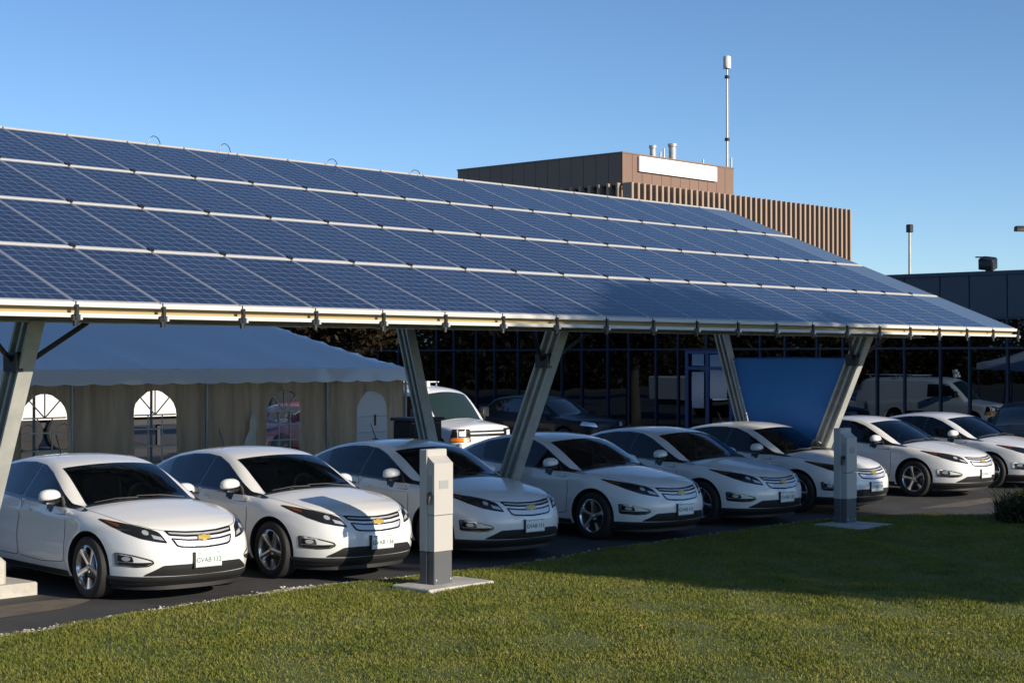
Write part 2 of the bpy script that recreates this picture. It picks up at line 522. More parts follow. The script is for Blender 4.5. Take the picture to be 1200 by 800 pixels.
def build_hatch(paint_mat=None, label=None, cat='car', plate='GVAB\u00b7132'):
    P = HATCH; pm = paint_mat or M_white
    V, F = car_shell(P, ((-2.9, .3), (-.45, .45), (.42, .74)), (96, 24, 10), 15)
    sk = Skin(V, F)
    # ---- outlines (car frame: x forward from the front axle, y left, z up)
    side_win = [(-.40, .938), (-.54, .965), (-.76, 1.065), (-.99, 1.175), (-1.22, 1.272), (-1.47, 1.340), (-1.77, 1.362), (-2.1, 1.35), (-2.45, 1.302), (-2.78, 1.215), (-2.98, 1.13),
                (-2.99, 1.095), (-2.7, 1.035), (-2.2, .995), (-1.5, .965), (-.9, .945), (-.55, .925), (-.22, .905), (-.18, .915)]
    glass_f = [(-.80, 1.0), (-.99, 1.135), (-1.20, 1.232), (-1.42, 1.300), (-1.53, 1.318), (-1.57, 1.012), (-.95, .992)]
    glass_r = [(-1.66, 1.018), (-1.62, 1.325), (-1.80, 1.332), (-2.1, 1.320), (-2.40, 1.280), (-2.52, 1.245), (-2.42, 1.055), (-2.1, 1.035)]
    ws = []                                                     # windscreen outline in plan
    for y in np.linspace(-.66, .66, 13): ws.append((-.275 - .125 * (y / .7) ** 2, y))
    for y in np.linspace(.575, -.575, 11): ws.append((-1.055 - .11 * (y / .6) ** 2, y))
    ws_in = inset(ws, .035)
    me = bpy.data.meshes.new('body')
    me.from_pydata([tuple(v) for v in V], [], F)
    me.polygons.foreach_set('use_smooth', [True] * len(F))
    me = cut_arches(me, P, M_trim)
    # holes behind the glass, dark frame round them
    bm = bmesh.new(); bm.from_mesh(me)
    bm.verts.ensure_lookup_table()
    co = np.array([v.co[:] for v in bm.verts])
    up = co[:, 2] > .90
    in_ws = inside_poly(co[:, :2], ws_in) & up
    on_ws = inside_poly(co[:, :2], ws) & up
    sd = np.abs(co[:, 1]) > .40
    in_sd = (inside_poly(co[:, [0, 2]], glass_f) | inside_poly(co[:, [0, 2]], glass_r)) & sd
    on_sd = inside_poly(co[:, [0, 2]], side_win) & sd
    hole = in_ws | in_sd; frame = on_ws | on_sd
    dele = []
    for f in bm.faces:
        ids = [v.index for v in f.verts]
        c = f.calc_center_median()
        f.material_index = 0
        if all(frame[i] for i in ids) and c.z > .88: f.material_index = 1
        for wx in P['wheels']:
            if abs(c.x - wx) < .5 and math.hypot(c.x - wx, c.z - .345) < P['wr'] - .004 + .02 and abs(c.y) < .885 and abs(f.normal.y) < .5 and abs(math.hypot(c.x - wx, c.z - .345) - P['wr']) < .01: f.material_index = 2
            if abs(c.x - wx) < .5 and c.z < .73 and abs(f.normal.y) > .8 and abs(abs(c.y) - .53) < .01: f.material_index = 2
        if c.z < .2 or (c.z < .255 and c.x > .36): f.material_index = 2
        if any(hole[i] for i in ids) and (c.z > .9): dele.append(f)
    bmesh.ops.delete(bm, geom=dele, context='FACES')
    bm.to_mesh(me); bm.free()
    for m in (pm, M_trim, M_plastic): me.materials.append(m)
    me.polygons.foreach_set('use_smooth', [True] * len(me.polygons))
    me.set_sharp_from_angle(angle=R(38)); me.update()
    root = empty('hatchback_car', (0, 0, 0), 0, label, cat)
    body = link('body', me, root)
    # ---- doors (with a dark shut line under each)
    for s, mode in ((-1, 'right'), (1, 'left')):
        fd = smooth_poly([(-.50, .36), (-.48, .60), (-.50, .925), (-1.0, .935), (-1.545, .955), (-1.60, .62), (-1.57, .34), (-1.0, .325)], .05)
        rd = smooth_poly([(-1.605, .34), (-1.635, .62), (-1.585, .955), (-2.2, .985), (-2.62, 1.015), (-2.50, .80), (-2.33, .62), (-2.26, .42), (-2.22, .34)], .06)
        for nm, pl in (('door', fd), ('rear_door', rd)):
            mb = sk.patch(mode, inset(pl, -.009), .0015, step=.06, mi=1)
            sk.patch(mode, pl, .0032, step=.06, mi=0, mb=mb, skirt=.001)
            d = mb.build(nm, [pm, M_trim], root, 50)
            hx = -1.40 if nm == 'door' else -2.36
            hz = .855 if nm == 'door' else .885
            h = sk.patch(mode, smooth_poly([(hx - .10, hz - .014), (hx + .09, hz - .018), (hx + .09, hz + .014), (hx - .10, hz + .018)], .015), .022, step=.03, skirt=-.004)
            h.build('handle', pm, d, 50)
        # beltline / window surround
        mb = sk.patch(mode, smooth_poly(side_win, .03), .0035, hole=None, step=.05)
        # cut the glass openings out of the surround
        gl = []
        for g in (glass_f, glass_r):
            gl.append(inside_poly([((sum(mb.v[i][0] for i in f)) / len(f), (sum(mb.v[i][2] for i in f)) / len(f)) for f in mb.f], g))
        sur = MB(); surround = sk.patch(mode, smooth_poly(side_win, .03), .0035, hole=smooth_poly(glass_f, .03), step=.05)
        g2 = smooth_poly(glass_r, .03)
        cen = [((sum(surround.v[i][0] for i in f)) / len(f), (sum(surround.v[i][2] for i in f)) / len(f)) for f in surround.f]
        keep = ~inside_poly(cen, g2)
        surround.f = [f for f, k in zip(surround.f, keep) if k]; surround.mi = [0] * len(surround.f)
        surround.build('window_surround', M_gloss, root, 40)
        for g in (glass_f, glass_r):
            sk.patch(mode, inset(smooth_poly(g, .03), -.02), .006, step=.06, skirt=-.002).build('side_window', M_glass, root, 60)
        # mirror: white cap on a dark arm
        m = MB(); mdx, mdy, mdz = (-.10, -.06, -.025) if s > 0 else (0, 0, 0)
        prof = [(-.015, .35), (.0, .72), (.03, .95), (.075, 1.0), (.125, .86), (.16, .55), (.175, .18)]
        vs = []; fs = []; n = 20
        for i, (dx, k) in enumerate(prof):
            for j in range(n):
                a = 2 * PI * j / n
                cy = math.cos(a); cz = math.sin(a)
                ey = math.copysign(abs(cy) ** .8, cy) * .125 * k; ez = math.copysign(abs(cz) ** .8, cz) * (.088 if cz > 0 else .035) * k
                vs.append((-.87 + mdx + dx * .95, s * (.905 + mdy + ey), 1.03 + mdz + ez - (.012 * (ey / .12) if ez < 0 else 0)))
        for i in range(len(prof) - 1):
            for j in range(n): fs.append((i * n + j, i * n + (j + 1) % n, (i + 1) * n + (j + 1) % n, (i + 1) * n + j))
        fs.append(tuple(range(n))); fs.append(tuple(range((len(prof) - 1) * n, len(prof) * n)))
        m.add(vs, fs)
        mo = m.build('mirror', pm, root, 50)
        b = MB(); b.tube([(-.74, s * .76, .965), (-.79, s * .83, .97), (-.81, s * .88, .985)], [.045, .036, .03], 10)
        b.bbox(-.86, -.77, min(s * .83, s * .97), max(s * .83, s * .97), .955, .99, .012)
        b.build('mirror_base', M_trim, mo, 40)
        # lamps
        mc = 'front'
        sg = 1 if s > 0 else -1
        hl = [(.405, .625), (.425, .662), (.455, .735), (.50, .76), (.58, .79), (.66, .815), (.73, .838), (.785, .855), (.80, .848), (.778, .79), (.72, .728), (.63, .675), (.52, .645)]
        hl = [(sg * a, b_) for a, b_ in hl]
        lamp = sk.patch('front', smooth_poly(hl, .02), .004, step=.025, mi=0).build('headlight', M_lamp, root, 40)
        am = [(sg * a, b_) for a, b_ in [(.715, .808), (.75, .835), (.785, .849), (.768, .81), (.738, .782)]]
        sk.patch('front', smooth_poly(am, .01), .0065, step=.02).build('indicator', M_amber, lamp, 40)
        pr = [(sg * (.575 + .026 * math.cos(t)), .733 + .024 * math.sin(t)) for t in np.linspace(0, 2 * PI, 15)[:-1]]
        sk.patch('front', pr, .0075, step=.02).build('projector', M_lampin, lamp, 40)
        rf = [(sg * a, b_) for a, b_ in [(.435, .652), (.46, .69), (.535, .715), (.525, .675)]]
        sk.patch('front', rf, .0065, step=.02).build('reflector', M_lampin, lamp, 40)
        fg = [(sg * a, b_) for a, b_ in [(.79, .525), (.70, .505), (.56, .455), (.545, .425), (.59, .395), (.68, .385), (.785, .398)]]
        fo = sk.patch('front', smooth_poly(inset(fg, -.006), .02), .003, step=.03, mi=1)
        sk.patch('front', smooth_poly(inset(fg, -.004), .02), .0045, step=.03, mi=0, mb=fo)
        sk.patch('front', smooth_poly(inset(fg, .010), .02), .006, step=.03, mi=2, mb=fo)
        lowf = [(sg * a, b_) for a, b_ in [(.775, .432), (.66, .432), (.562, .437), (.565, .424), (.60, .405), (.68, .396), (.775, .406)]]
        sk.patch('front', smooth_poly(lowf, .006), .0075, step=.03, mi=1, mb=fo)
        fl = fo.build('fog_lamp', [M_chrome, M_trim, pm], root, 40)
        lens = [(sg * a, b_) for a, b_ in [(.778, .508), (.70, .492), (.69, .436), (.778, .436)]]
        lm = sk.patch('front', smooth_poly(lens, .01), .0078, step=.02, mi=0)
        sk.patch('front', [(sg * (.735 + .024 * math.cos(t)), .468 + .024 * math.sin(t)) for t in np.linspace(0, 2 * PI, 13)[:-1]], .010, step=.02, mi=1, mb=lm)
        lm.build('lens', [M_lamp, M_lampin], fl, 40)
    # ---- front: grille, badge, intake, lip, plate
    def sym(half): return half + [(-a, b_) for a, b_ in half[::-1] if a > 1e-6]
    gr_up = sym([(0, .700), (.20, .706), (.36, .722), (.395, .765), (.30, .757), (.15, .745)][:0] or [(0, .752), (.18, .757), (.36, .772), (.405, .775), (.375, .722), (.20, .704), (0, .698)])
    gr_lo = sym([(0, .672), (.20, .680), (.355, .700), (.365, .690), (.325, .615), (.28, .598), (.15, .588), (0, .582)])
    g = MB()
    for pl in (gr_up, gr_lo):
        pl = [(a, b_ - .022) for a, b_ in pl]
        sk.patch('front', smooth_poly(pl, .012), .0035, step=.03, mi=0, mb=g)
    for pl in (gr_up, gr_lo):
        pl = [(a, b_ - .022) for a, b_ in pl]
        sk.patch('front', smooth_poly(inset(pl, .019), .012), .0065, step=.03, mi=1, mb=g)
    gr = g.build('grille', [M_gloss, chrome_mesh()], root, 40)
    bow = [(-.075, -.018), (-.067, .018), (-.024, .018), (-.021, .031), (.026, .031), (.024, .018), (.072, .018), (.066, -.018), (.022, -.018), (.019, -.031), (-.027, -.031), (-.024, -.018)]
    e = MB()
    sk.patch('front', [(a * 1.12, b_ * 1.16 + .664) for a, b_ in bow], .012, step=.03, mi=1, mb=e, skirt=.012)
    sk.patch('front', [(a, b_ + .664) for a, b_ in bow], .016, step=.03, mi=0, mb=e, skirt=0)
    e.build('emblem', [M_gold, M_chrome], gr, 30)
    it = sym([(0, .405), (.30, .405), (.46, .40), (.60, .312), (.62, .290), (0, .285)])
    i_ = sk.patch('front', smooth_poly(it, .02), .003, step=.04)
    for z in (.325, .345, .365, .385):
        sk.patch('front', [(-.5 + (z - .32) * 1.2, z), (.5 - (z - .32) * 1.2, z), (.5 - (z - .32) * 1.2, z + .006), (-.5 + (z - .32) * 1.2, z + .006)], .008, step=.05, mi=0, mb=i_)
    i_.build('air_intake', M_plastic, root, 40)
    # black lip wraps from wheel arch to wheel arch
    lp = []
    A = np.linspace(-1.18, 1.18, 25)
    lip = MB()
    rows = [(.282, .004), (.270, .010), (.245, .013), (.226, .008), (.216, -.004)]
    vs = []; fs = []
    for a in A:
        for z, off in rows:
            h, n_ = sk.hit('wrap', a, max(z, .235)); n_ = Vector((n_.x, n_.y, 0)).normalized()
            p = h + n_ * off; vs.append((p.x, p.y, z))
    for i in range(len(A) - 1):
        for j in range(4): fs.append((i * 5 + j, i * 5 + j + 1, i * 5 + 6 + j, i * 5 + 5 + j))
    lip.add(vs, fs)
    vs = []; fs = []
    for a in A[2:-2]:                                           # flexible air dam hung below the lip
        h, n_ = sk.hit('wrap', a, .25); q = h - Vector((math.cos(a), math.sin(a), 0)) * .07
        for z in (.235, .17, .135): vs.append((q.x, q.y, z))
    for i in range(len(A) - 5):
        for j in range(2): fs.append((i * 3 + j, i * 3 + j + 1, i * 3 + 4 + j, i * 3 + 3 + j))
    lip.add(vs, fs)
    lip.build('air_dam', M_plastic, root, 40)
    for s, mode in ((-1, 'right'), (1, 'left')):
        sl = MB(); sk.patch(mode, [(-.40, .20), (-.41, .262), (-1.3, .258), (-2.27, .262), (-2.29, .20)], .006, step=.08, mb=sl)
        sl.build('sill', M_plastic, root, 40)
    hx = sk.hit('front', 0, .43)[0].x
    pl = MB(); pl.bbox(-.158, .158, -.080, .080, 0, .010, .006, 0)
    for z in (-.073, .070): pl.box(-.145, .145, z, z + .004, .010, .0108, 1)
    for sx in (-.11, .11): pl.lathe([(0, .0125), (.006, .0125), (.006, .010)], 8, 'z', 1, (sx, .062, 0))
    pl.box(-.178, -.158, -.085, .085, -.02, .004, 2)
    po = pl.build('licence_plate', [M_plate, M_ink, M_trim], root, None)
    po.rotation_euler = (R(90), 0, R(90)); po.location = (hx + .012, .02, .44)
    tm = text_mesh(plate, .070, .0006); tm.materials.append(M_ink)
    to = link('lettering', tm, po); to.location = (0, -.005, .0106)
    # ---- windscreen, frit, cowl, wipers
    sk.patch('top', ws, .003, hole=ws_in, step=.05).build('windscreen_frame', M_gloss, root, 40)
    sk.patch('top', inset(ws, .012), .006, step=.06, skirt=-.002).build('windscreen', M_wglass, root, 70)
    cw = []
    for y in np.linspace(-.70, .70, 13): cw.append((-.215 - .125 * (y / .7) ** 2, y))
    for y in np.linspace(.68, -.68, 13): cw.append((-.29 - .125 * (y / .7) ** 2, y))
    sk.patch('top', cw, .004, step=.05).build('cowl', M_trim, root, 40)
    for y0, y1 in ((.45, -.10), (-.12, -.58)):
        w = MB(); p0 = sk.hit('top', -.27, y0)[0]; p1 = sk.hit('top', -.335 - .17 * y1 * y1, y1)[0]
        w.tube([p0 + Vector((0, 0, .022)), p0.lerp(p1, .5) + Vector((0, 0, .035)), p1 + Vector((0, 0, .014))], [.010, .007, .005], 6)
        w.build('wiper', M_plastic, root, 40)
    # hood shut line
    for s in (-1, 1):
        hd = MB()
        pts = [(.80, .36), (.70, .50), (.50, .63), (.25, .70), (-.1, .745), (-.33, .76)]
        vs = []; fs = []
        fine = [Vector(pts[i]).lerp(Vector(pts[i + 1]), t / 5) for i in range(5) for t in range(5)] + [Vector(pts[-1])]
        for i, p in enumerate(fine):
            q = fine[min(i + 1, len(fine) - 1)] - fine[max(i - 1, 0)]; q.normalize(); nrm = Vector((-q.y, q.x))
            for k in (-.0035, .0035):
                h = sk.hit('top', p.x + nrm.x * k, s * (p.y + nrm.y * k)); vs.append(h[0] + h[1] * .0015)
        for i in range(len(fine) - 1): fs.append((2 * i, 2 * i + 1, 2 * i + 3, 2 * i + 2))
        hd.add(vs, fs)
        hd.build('bonnet_seam', mat('seam_grey', (.10, .10, .10), .6), root, 40)
    # tail lamps, rear plate recess (seen from the side only)
    for s in (-1, 1):
        tl = [(s * .52, .98), (s * .78, .99), (s * .80, .86), (s * .56, .84)]
        sk.patch('back', tl, .004, step=.04).build('tail_lamp', mat('red_lens', (.35, .01, .01), .1, coat=.8), root, 40)
    # antenna
    ah = sk.hit('top', -2.35, 0)[0]
    a = MB(); a.bbox(-.07, .05, -.02, .02, -.01, .022, .008, M=Matrix.Translation(ah)); a.tube([ah + Vector((.0, 0, .015)), ah + Vector((-.13, 0, .23))], [.008, .005], 6)
    a.build('antenna', M_trim, root, 40)
    # interior
    it = MB()
    it.box(-3.0, -.45, -.70, .70, .30, .36)
    it.prism([(-.42, .90), (-.75, .92), (-.92, .86), (-.90, .62), (-.45, .60)], 'y', -.60, .60)
    for y in (-.37, .37):
        it.bbox(-1.95, -1.38, y - .25, y + .25, .36, .62, .05)
        Mx = Matrix.Translation((-1.90, y, .58)) @ Matrix.Rotation(R(-14), 4, 'Y')
        it.bbox(-.07, .07, -.24, .24, 0, .60, .06, M=Mx)
        it.bbox(-.05, .05, -.12, .12, .64, .82, .045, M=Mx)
    it.bbox(-2.75, -2.62, -.6, .6, .6, 1.12, .05)
    it.build('interior', M_seat, root, 40)
    stw = MB()
    Ms = Matrix.Translation((-1.02, .37, .93)) @ Matrix.Rotation(R(65), 4, 'Y')
    stw.tube([Ms @ Vector((.185 * math.cos(t), .185 * math.sin(t), 0)) for t in np.linspace(0, 2 * PI, 25)], .016, 8)
    stw.bar(Ms @ Vector((0, -.18, 0)), Ms @ Vector((0, .18, 0)), .05, .03); stw.bar(Ms @ Vector((0, 0, 0)), Ms @ Vector((.17, 0, 0)), .04, .03)
    stw.build('steering_wheel', mat('grey_leather', (.12, .12, .125), .5), root, 40)
    # wheels
    ty, rm = build_wheel()
    for wx in P['wheels']:
        for s in (-1, 1):
            w = bpy.data.objects.new('wheel', None); C.objects.link(w); w.parent = root
            w.empty_display_size = .2
            w.location = (wx, s * .775, .334); w.rotation_euler = (0, 0, 0 if s < 0 else PI)
            t = link('tyre', ty, w); r = link('rim', rm, w)
            r.rotation_euler = (0, R(17), 0)
    return root
# ------------------------------------------------------------------ ground
def edge_y(x):
    """front edge of the asphalt (lawn boundary)"""
    return float(np.interp(x, [-60, -8, -2, -.7, 1.4, 3.1, 4.4, 6.2, 8.2, 11.1, 13.3, 14.7, 15.4, 16.2, 17.5, 19.5, 24, 30], [.1, .1, .08, .09, .38, .50, .30, .12, .34, .40, .42, .22, -.35, -1.3, -2.6, -4.5, -8, -16]))
def ground_mat(name, c1, c2, c3, s1, s2, rough=.9, bump=.4, bs=220):
    m = bpy.data.materials.new(name); m.use_nodes = True; t = m.node_tree; b = t.nodes['Principled BSDF']
    tc = nn(t, 'ShaderNodeTexCoord')
    a = nn(t, 'ShaderNodeTexNoise', i_Scale=s1, i_Detail=6.0, i_Roughness=.65); d = nn(t, 'ShaderNodeTexNoise', i_Scale=s2, i_Detail=4.0, i_Roughness=.7)
    for q in (a, d): t.links.new(tc.outputs['Object'], q.inputs['Vector'])
    r1 = nn(t, 'ShaderNodeValToRGB'); r1.color_ramp.elements[0].position = .38; r1.color_ramp.elements[1].position = .66
    r1.color_ramp.elements[0].color = (*c1, 1); r1.color_ramp.elements[1].color = (*c2, 1)
    t.links.new(a.outputs['Fac'], r1.inputs[0])
    r2 = nn(t, 'ShaderNodeValToRGB'); r2.color_ramp.elements[0].position = .55; r2.color_ramp.elements[1].position = .72
    t.links.new(d.outputs['Fac'], r2.inputs[0])
    mx = nn(t, 'ShaderNodeMix', data_type='RGBA'); mx.inputs[7].default_value = (*c3, 1)
    t.links.new(r2.outputs[0], mx.inputs[0]); t.links.new(r1.outputs[0], mx.inputs[6]); t.links.new(mx.outputs[2], b.inputs['Base Color'])
    nb = nn(t, 'ShaderNodeTexNoise', i_Scale=bs, i_Detail=3.0); t.links.new(tc.outputs['Object'], nb.inputs['Vector'])
    bp = nn(t, 'ShaderNodeBump', i_Strength=bump, i_Distance=.01); t.links.new(nb.outputs['Fac'], bp.inputs['Height']); t.links.new(bp.outputs[0], b.inputs['Normal'])
    b.inputs['Roughness'].default_value = rough
    return m
M_asphalt = ground_mat('asphalt', (.032, .032, .034), (.062, .060, .059), (.095, .088, .080), .9, 90, .82, .5, 160)
M_soil = ground_mat('lawn_soil', (.08, .105, .024), (.115, .135, .032), (.13, .115, .045), 1.6, 9, .95, .8, 60)
M_far = ground_mat('far_ground', (.05, .055, .03), (.075, .075, .05), (.09, .085, .07), .05, .6, .95, .2, 5)
M_sand_and_sunlit_streak = ground_mat('sand_and_sunlit_streak', (.10, .085, .065), (.16, .13, .095), (.06, .055, .05), 3, 40, .95, .6, 90)
g = MB(); g.box(-1500, 1500, -1500, 1500, -.6, -.03); tag(g.build('ground', M_far), kind='structure')
xs = list(np.arange(-60, 30.01, .25))
a = MB(); vs = []; fs = []
for x in xs: vs += [(x, edge_y(x) - .03, 0), (x, 70, 0)]
for i in range(len(xs) - 1): fs.append((2 * i, 2 * i + 2, 2 * i + 3, 2 * i + 1))
n = len(vs)
vs += [(30, -60, 0), (120, -60, 0), (120, 70, 0), (30, 70, 0)]; fs.append((n, n + 1, n + 2, n + 3))
a.add(vs, fs); tag(a.build('car_park', M_asphalt), kind='structure')
# lawn: a gently uneven sheet, a little above the asphalt, rolling down to it along the edge
def lawn_z(x, y):
    d = edge_y(x) - y
    k = min(1.0, max(0.0, d / .25))
    return .004 + .035 * k * k * (3 - 2 * k) + .012 * math.sin(x * 1.7 + y * .9) * k + .008 * math.sin(x * 4.1 - y * 3.3) * k
L = MB(); vs = []; fs = []
lx = list(np.arange(-60, -10, 2.0)) + list(np.arange(-10, 20, .2)) + list(np.arange(20, 30.1, 1.0))
ds = [0, .06, .12, .2, .3, .5, .8, 1.2, 1.7, 2.3, 3, 4, 5, 6, 7, 8, 10, 14, 25, 60]
for x in lx:
    e0 = edge_y(x) + .03 * math.sin(x * 9.1) + .02 * math.sin(x * 23.7)
    for d in ds: vs.append((x, e0 - d, lawn_z(x, e0 - d) if d < 12 else .03))
m_ = len(ds)
for i in range(len(lx) - 1):
    for j in range(m_ - 1): fs.append((i * m_ + j, i * m_ + j + 1, (i + 1) * m_ + j + 1, (i + 1) * m_ + j))
L.add(vs, fs); tag(L.build('lawn', M_soil, None, 60), kind='structure')

# grass blades
def cam_px(x, y, z):
    dx, dy = x - CAM.x, y - CAM.y
    u0, u1 = math.cos(R(42.7)), math.sin(R(42.7))
    d = dx * u0 + dy * u1
    return 600 + 1921 * (dx * u1 - dy * u0) / d, 419 - 1921 * (z - CAM.z) / d, d
def blades(name, pts, h, w, mat_, lean=.6, kind=True):
    n = len(pts)
    ang = rng.uniform(0, 2 * PI, n); hh = h * rng.uniform(.45, 1.25, n); ww = w * rng.uniform(.6, 1.3, n)
    la = rng.uniform(0, 2 * PI, n); ll = hh * lean * rng.uniform(.1, 1.3, n)
    P = np.asarray(pts)
    ux = np.cos(ang) * ww / 2; uy = np.sin(ang) * ww / 2
    V = np.zeros((n, 5, 3))
    V[:, 0] = P - np.stack([ux, uy, np.zeros(n)], 1); V[:, 1] = P + np.stack([ux, uy, np.zeros(n)], 1)
    mid = P + np.stack([np.cos(la) * ll * .35, np.sin(la) * ll * .35, hh * .6], 1)
    V[:, 2] = mid + np.stack([ux, uy, np.zeros(n)], 1) * .8; V[:, 3] = mid - np.stack([ux, uy, np.zeros(n)], 1) * .8
    V[:, 4] = P + np.stack([np.cos(la) * ll, np.sin(la) * ll, hh * .95], 1)
    base = (np.arange(n) * 5)[:, None]
    me = bpy.data.meshes.new(name)
    me.vertices.add(n * 5); me.vertices.foreach_set('co', V.reshape(-1).astype(np.float32))
    li = np.concatenate([base + np.array([[0, 1, 2, 3]]), base + np.array([[3, 2, 4]])], 1).reshape(-1)
    me.loops.add(n * 7); me.loops.foreach_set('vertex_index', li.astype(np.int32))
    me.polygons.add(n * 2)
    st = np.stack([np.arange(n) * 7, np.arange(n) * 7 + 4], 1).reshape(-1)
    me.polygons.foreach_set('loop_start', st.astype(np.int32))
    me.materials.append(mat_); me.update(calc_edges=True); me.validate()
    return link(name, me)
def blade_mat(name, cols):
    m = bpy.data.materials.new(name); m.use_nodes = True; t = m.node_tree; b = t.nodes['Principled BSDF']
    g = nn(t, 'ShaderNodeNewGeometry'); tc = nn(t, 'ShaderNodeTexCoord')
    nz = nn(t, 'ShaderNodeTexNoise', i_Scale=1.3, i_Detail=5.0, i_Roughness=.7); t.links.new(tc.outputs['Object'], nz.inputs['Vector'])
    ad = nn(t, 'ShaderNodeMath', operation='ADD'); ml = nn(t, 'ShaderNodeMath', operation='MULTIPLY'); ml.inputs[1].default_value = .42
    mp = nn(t, 'ShaderNodeMapRange'); mp.inputs[1].default_value = .3; mp.inputs[2].default_value = .7; mp.inputs[4].default_value = .58
    t.links.new(g.outputs['Random Per Island'], ml.inputs[0]); t.links.new(nz.outputs['Fac'], mp.inputs[0])
    t.links.new(ml.outputs[0], ad.inputs[0]); t.links.new(mp.outputs[0], ad.inputs[1])
    r = nn(t, 'ShaderNodeValToRGB'); cr = r.color_ramp
    while len(cr.elements) < len(cols): cr.elements.new(.5)
    for i, c in enumerate(cols): cr.elements[i].position = i / (len(cols) - 1); cr.elements[i].color = (*c, 1)
    t.links.new(ad.outputs[0], r.inputs[0]); t.links.new(r.outputs[0], b.inputs['Base Color'])
    b.inputs['Roughness'].default_value = .55; b.inputs['Specular IOR Level'].default_value = .25
    tl = nn(t, 'ShaderNodeBsdfTranslucent'); t.links.new(r.outputs[0], tl.inputs[0])
    mx = nn(t, 'ShaderNodeMixShader'); mx.inputs[0].default_value = .25
    t.links.new(b.outputs[0], mx.inputs[1]); t.links.new(tl.outputs[0], mx.inputs[2]); t.links.new(mx.outputs[0], t.nodes['Material Output'].inputs[0])
    return m
M_grass = blade_mat('grass_blades', [(.065, .090, .016), (.115, .145, .022), (.175, .190, .030), (.24, .230, .048), (.30, .235, .09)])
pts = []
N = 1250000
X = rng.uniform(-9, 19, N); Y = rng.uniform(-11, .6, N)
E_ = np.interp(X, np.arange(-10, 20.1, .1), [edge_y(x) for x in np.arange(-10, 20.1, .1)])
patch = np.sin(X * 2.3 + 1.3 * np.sin(Y * 1.9)) * np.sin(Y * 2.9 + np.sin(X * 1.1)) + .6 * np.sin(X * 7.1 + Y * 3.0) * np.sin(Y * 8.3 - X * 2.2)
ok = (Y < E_ + .05 + .06 * np.sin(X * 9.1)) & (rng.uniform(0, 1, N) < .74 + .30 * patch)
X, Y = X[ok], Y[ok]
u0, u1 = math.cos(R(42.7)), math.sin(R(42.7))
D = (X - CAM.x) * u0 + (Y - CAM.y) * u1; PXX = 600 + 1921 * ((X - CAM.x) * u1 - (Y - CAM.y) * u0) / D; PYY = 419 + 1921 * CAM.z / D
keep = (D > 5) & (PXX > -60) & (PXX < 1260) & (PYY < 840)
X, Y = X[keep], Y[keep]
# not under the charger slabs
for x0, x1, y0, y1 in ((3.80, 4.86, -.96, -.33), (12.52, 13.55, -1.02, -.12)):
    q = ~((X > x0) & (X < x1) & (Y > y0) & (Y < y1)); X, Y = X[q], Y[q]
P3 = np.stack([X, Y, np.array([lawn_z(x, y) - .003 for x, y in zip(X, Y)])], 1)
print('blades', len(P3))
tag(blades('grass', P3, .031, .0088, M_grass, .95), kind='stuff')
# pebbles along the asphalt edge
M_stone = mat('pebble', (.36, .33, .29), rough=.9, noise=(8, 1, (.62, .58, .52)))
pb = MB()
def pebble(mb, x, y, z, r):
    sx, sy, sz = r * random.uniform(.7, 1.3), r * random.uniform(.7, 1.3), r * random.uniform(.45, .8)
    a0 = random.uniform(0, 6)
    vs = []
    for t, k in ((-1, 0), (-.45, .9), (.45, .85), (1, 0)):
        for i in range(6 if k else 1):
            an = a0 + i * PI / 3
            vs.append((x + sx * k * math.cos(an) * random.uniform(.8, 1.1), y + sy * k * math.sin(an) * random.uniform(.8, 1.1), z + sz * t * .8))
    fs = [(0, 1 + (i + 1) % 6, 1 + i) for i in range(6)] + [(1 + i, 1 + (i + 1) % 6, 7 + (i + 1) % 6, 7 + i) for i in range(6)] + [(7 + i, 7 + (i + 1) % 6, 13) for i in range(6)]
    mb.add(vs, fs)
for i in range(2600):
    x = random.uniform(-3.5, 15)
    dens = .95 if x < 4.9 else .30
    if random.random() > dens: continue
    y = edge_y(x) + random.gauss(.0, .045) + .02
    pebble(pb, x, y, .012, random.choice((.008, .011, .014, .02)))
for i in range(160):
    x = 3.2 + random.gauss(0, .22); pebble(pb, x, edge_y(x) + random.gauss(-.02, .08), .014, random.choice((.012, .018, .026)))
tag(pb.build('gravel', M_stone, None, 60), kind='stuff')
# dry leaves lying on the lawn, a few
lv = MB()
for i in range(40):
    x, y = random.uniform(-3, 9), random.uniform(-7, -.8)
    a0 = random.uniform(0, 6); r = random.uniform(.012, .026); z = lawn_z(x, y) + .05
    lv.add([(x + r * math.cos(a0), y + r * math.sin(a0), z), (x + r * .5 * math.cos(a0 + 1.6), y + r * .5 * math.sin(a0 + 1.6), z + .01), (x - r * math.cos(a0), y - r * math.sin(a0), z + .004), (x + r * .5 * math.cos(a0 - 1.6), y + r * .5 * math.sin(a0 - 1.6), z + .012)], [(0, 1, 2, 3)])
tag(lv.build('fallen_leaves', mat('dry_leaf', (.30, .16, .06), .7, noise=(3, 1, (.45, .36, .16)))), kind='stuff')
# first patch paints the sunlit asphalt streak by the footing, second is sandy ground
for nm, cx, cy, rx, ry in (('sand_and_sunlit_streak', .1, 1.45, 1.0, .42), ('sand_and_sunlit_streak', 18.3, .15, 1.5, .30)):
    s_ = MB(); n = 40
    s_.add([(cx + rx * math.cos(2 * PI * i / n) * (1 + .22 * math.sin(6 * PI * i / n)), cy + ry * math.sin(2 * PI * i / n) * (1 + .3 * math.sin(4 * PI * i / n + 1)), .004) for i in range(n)], [tuple(range(n))])
    tag(s_.build(nm, M_sand_and_sunlit_streak), kind='structure')

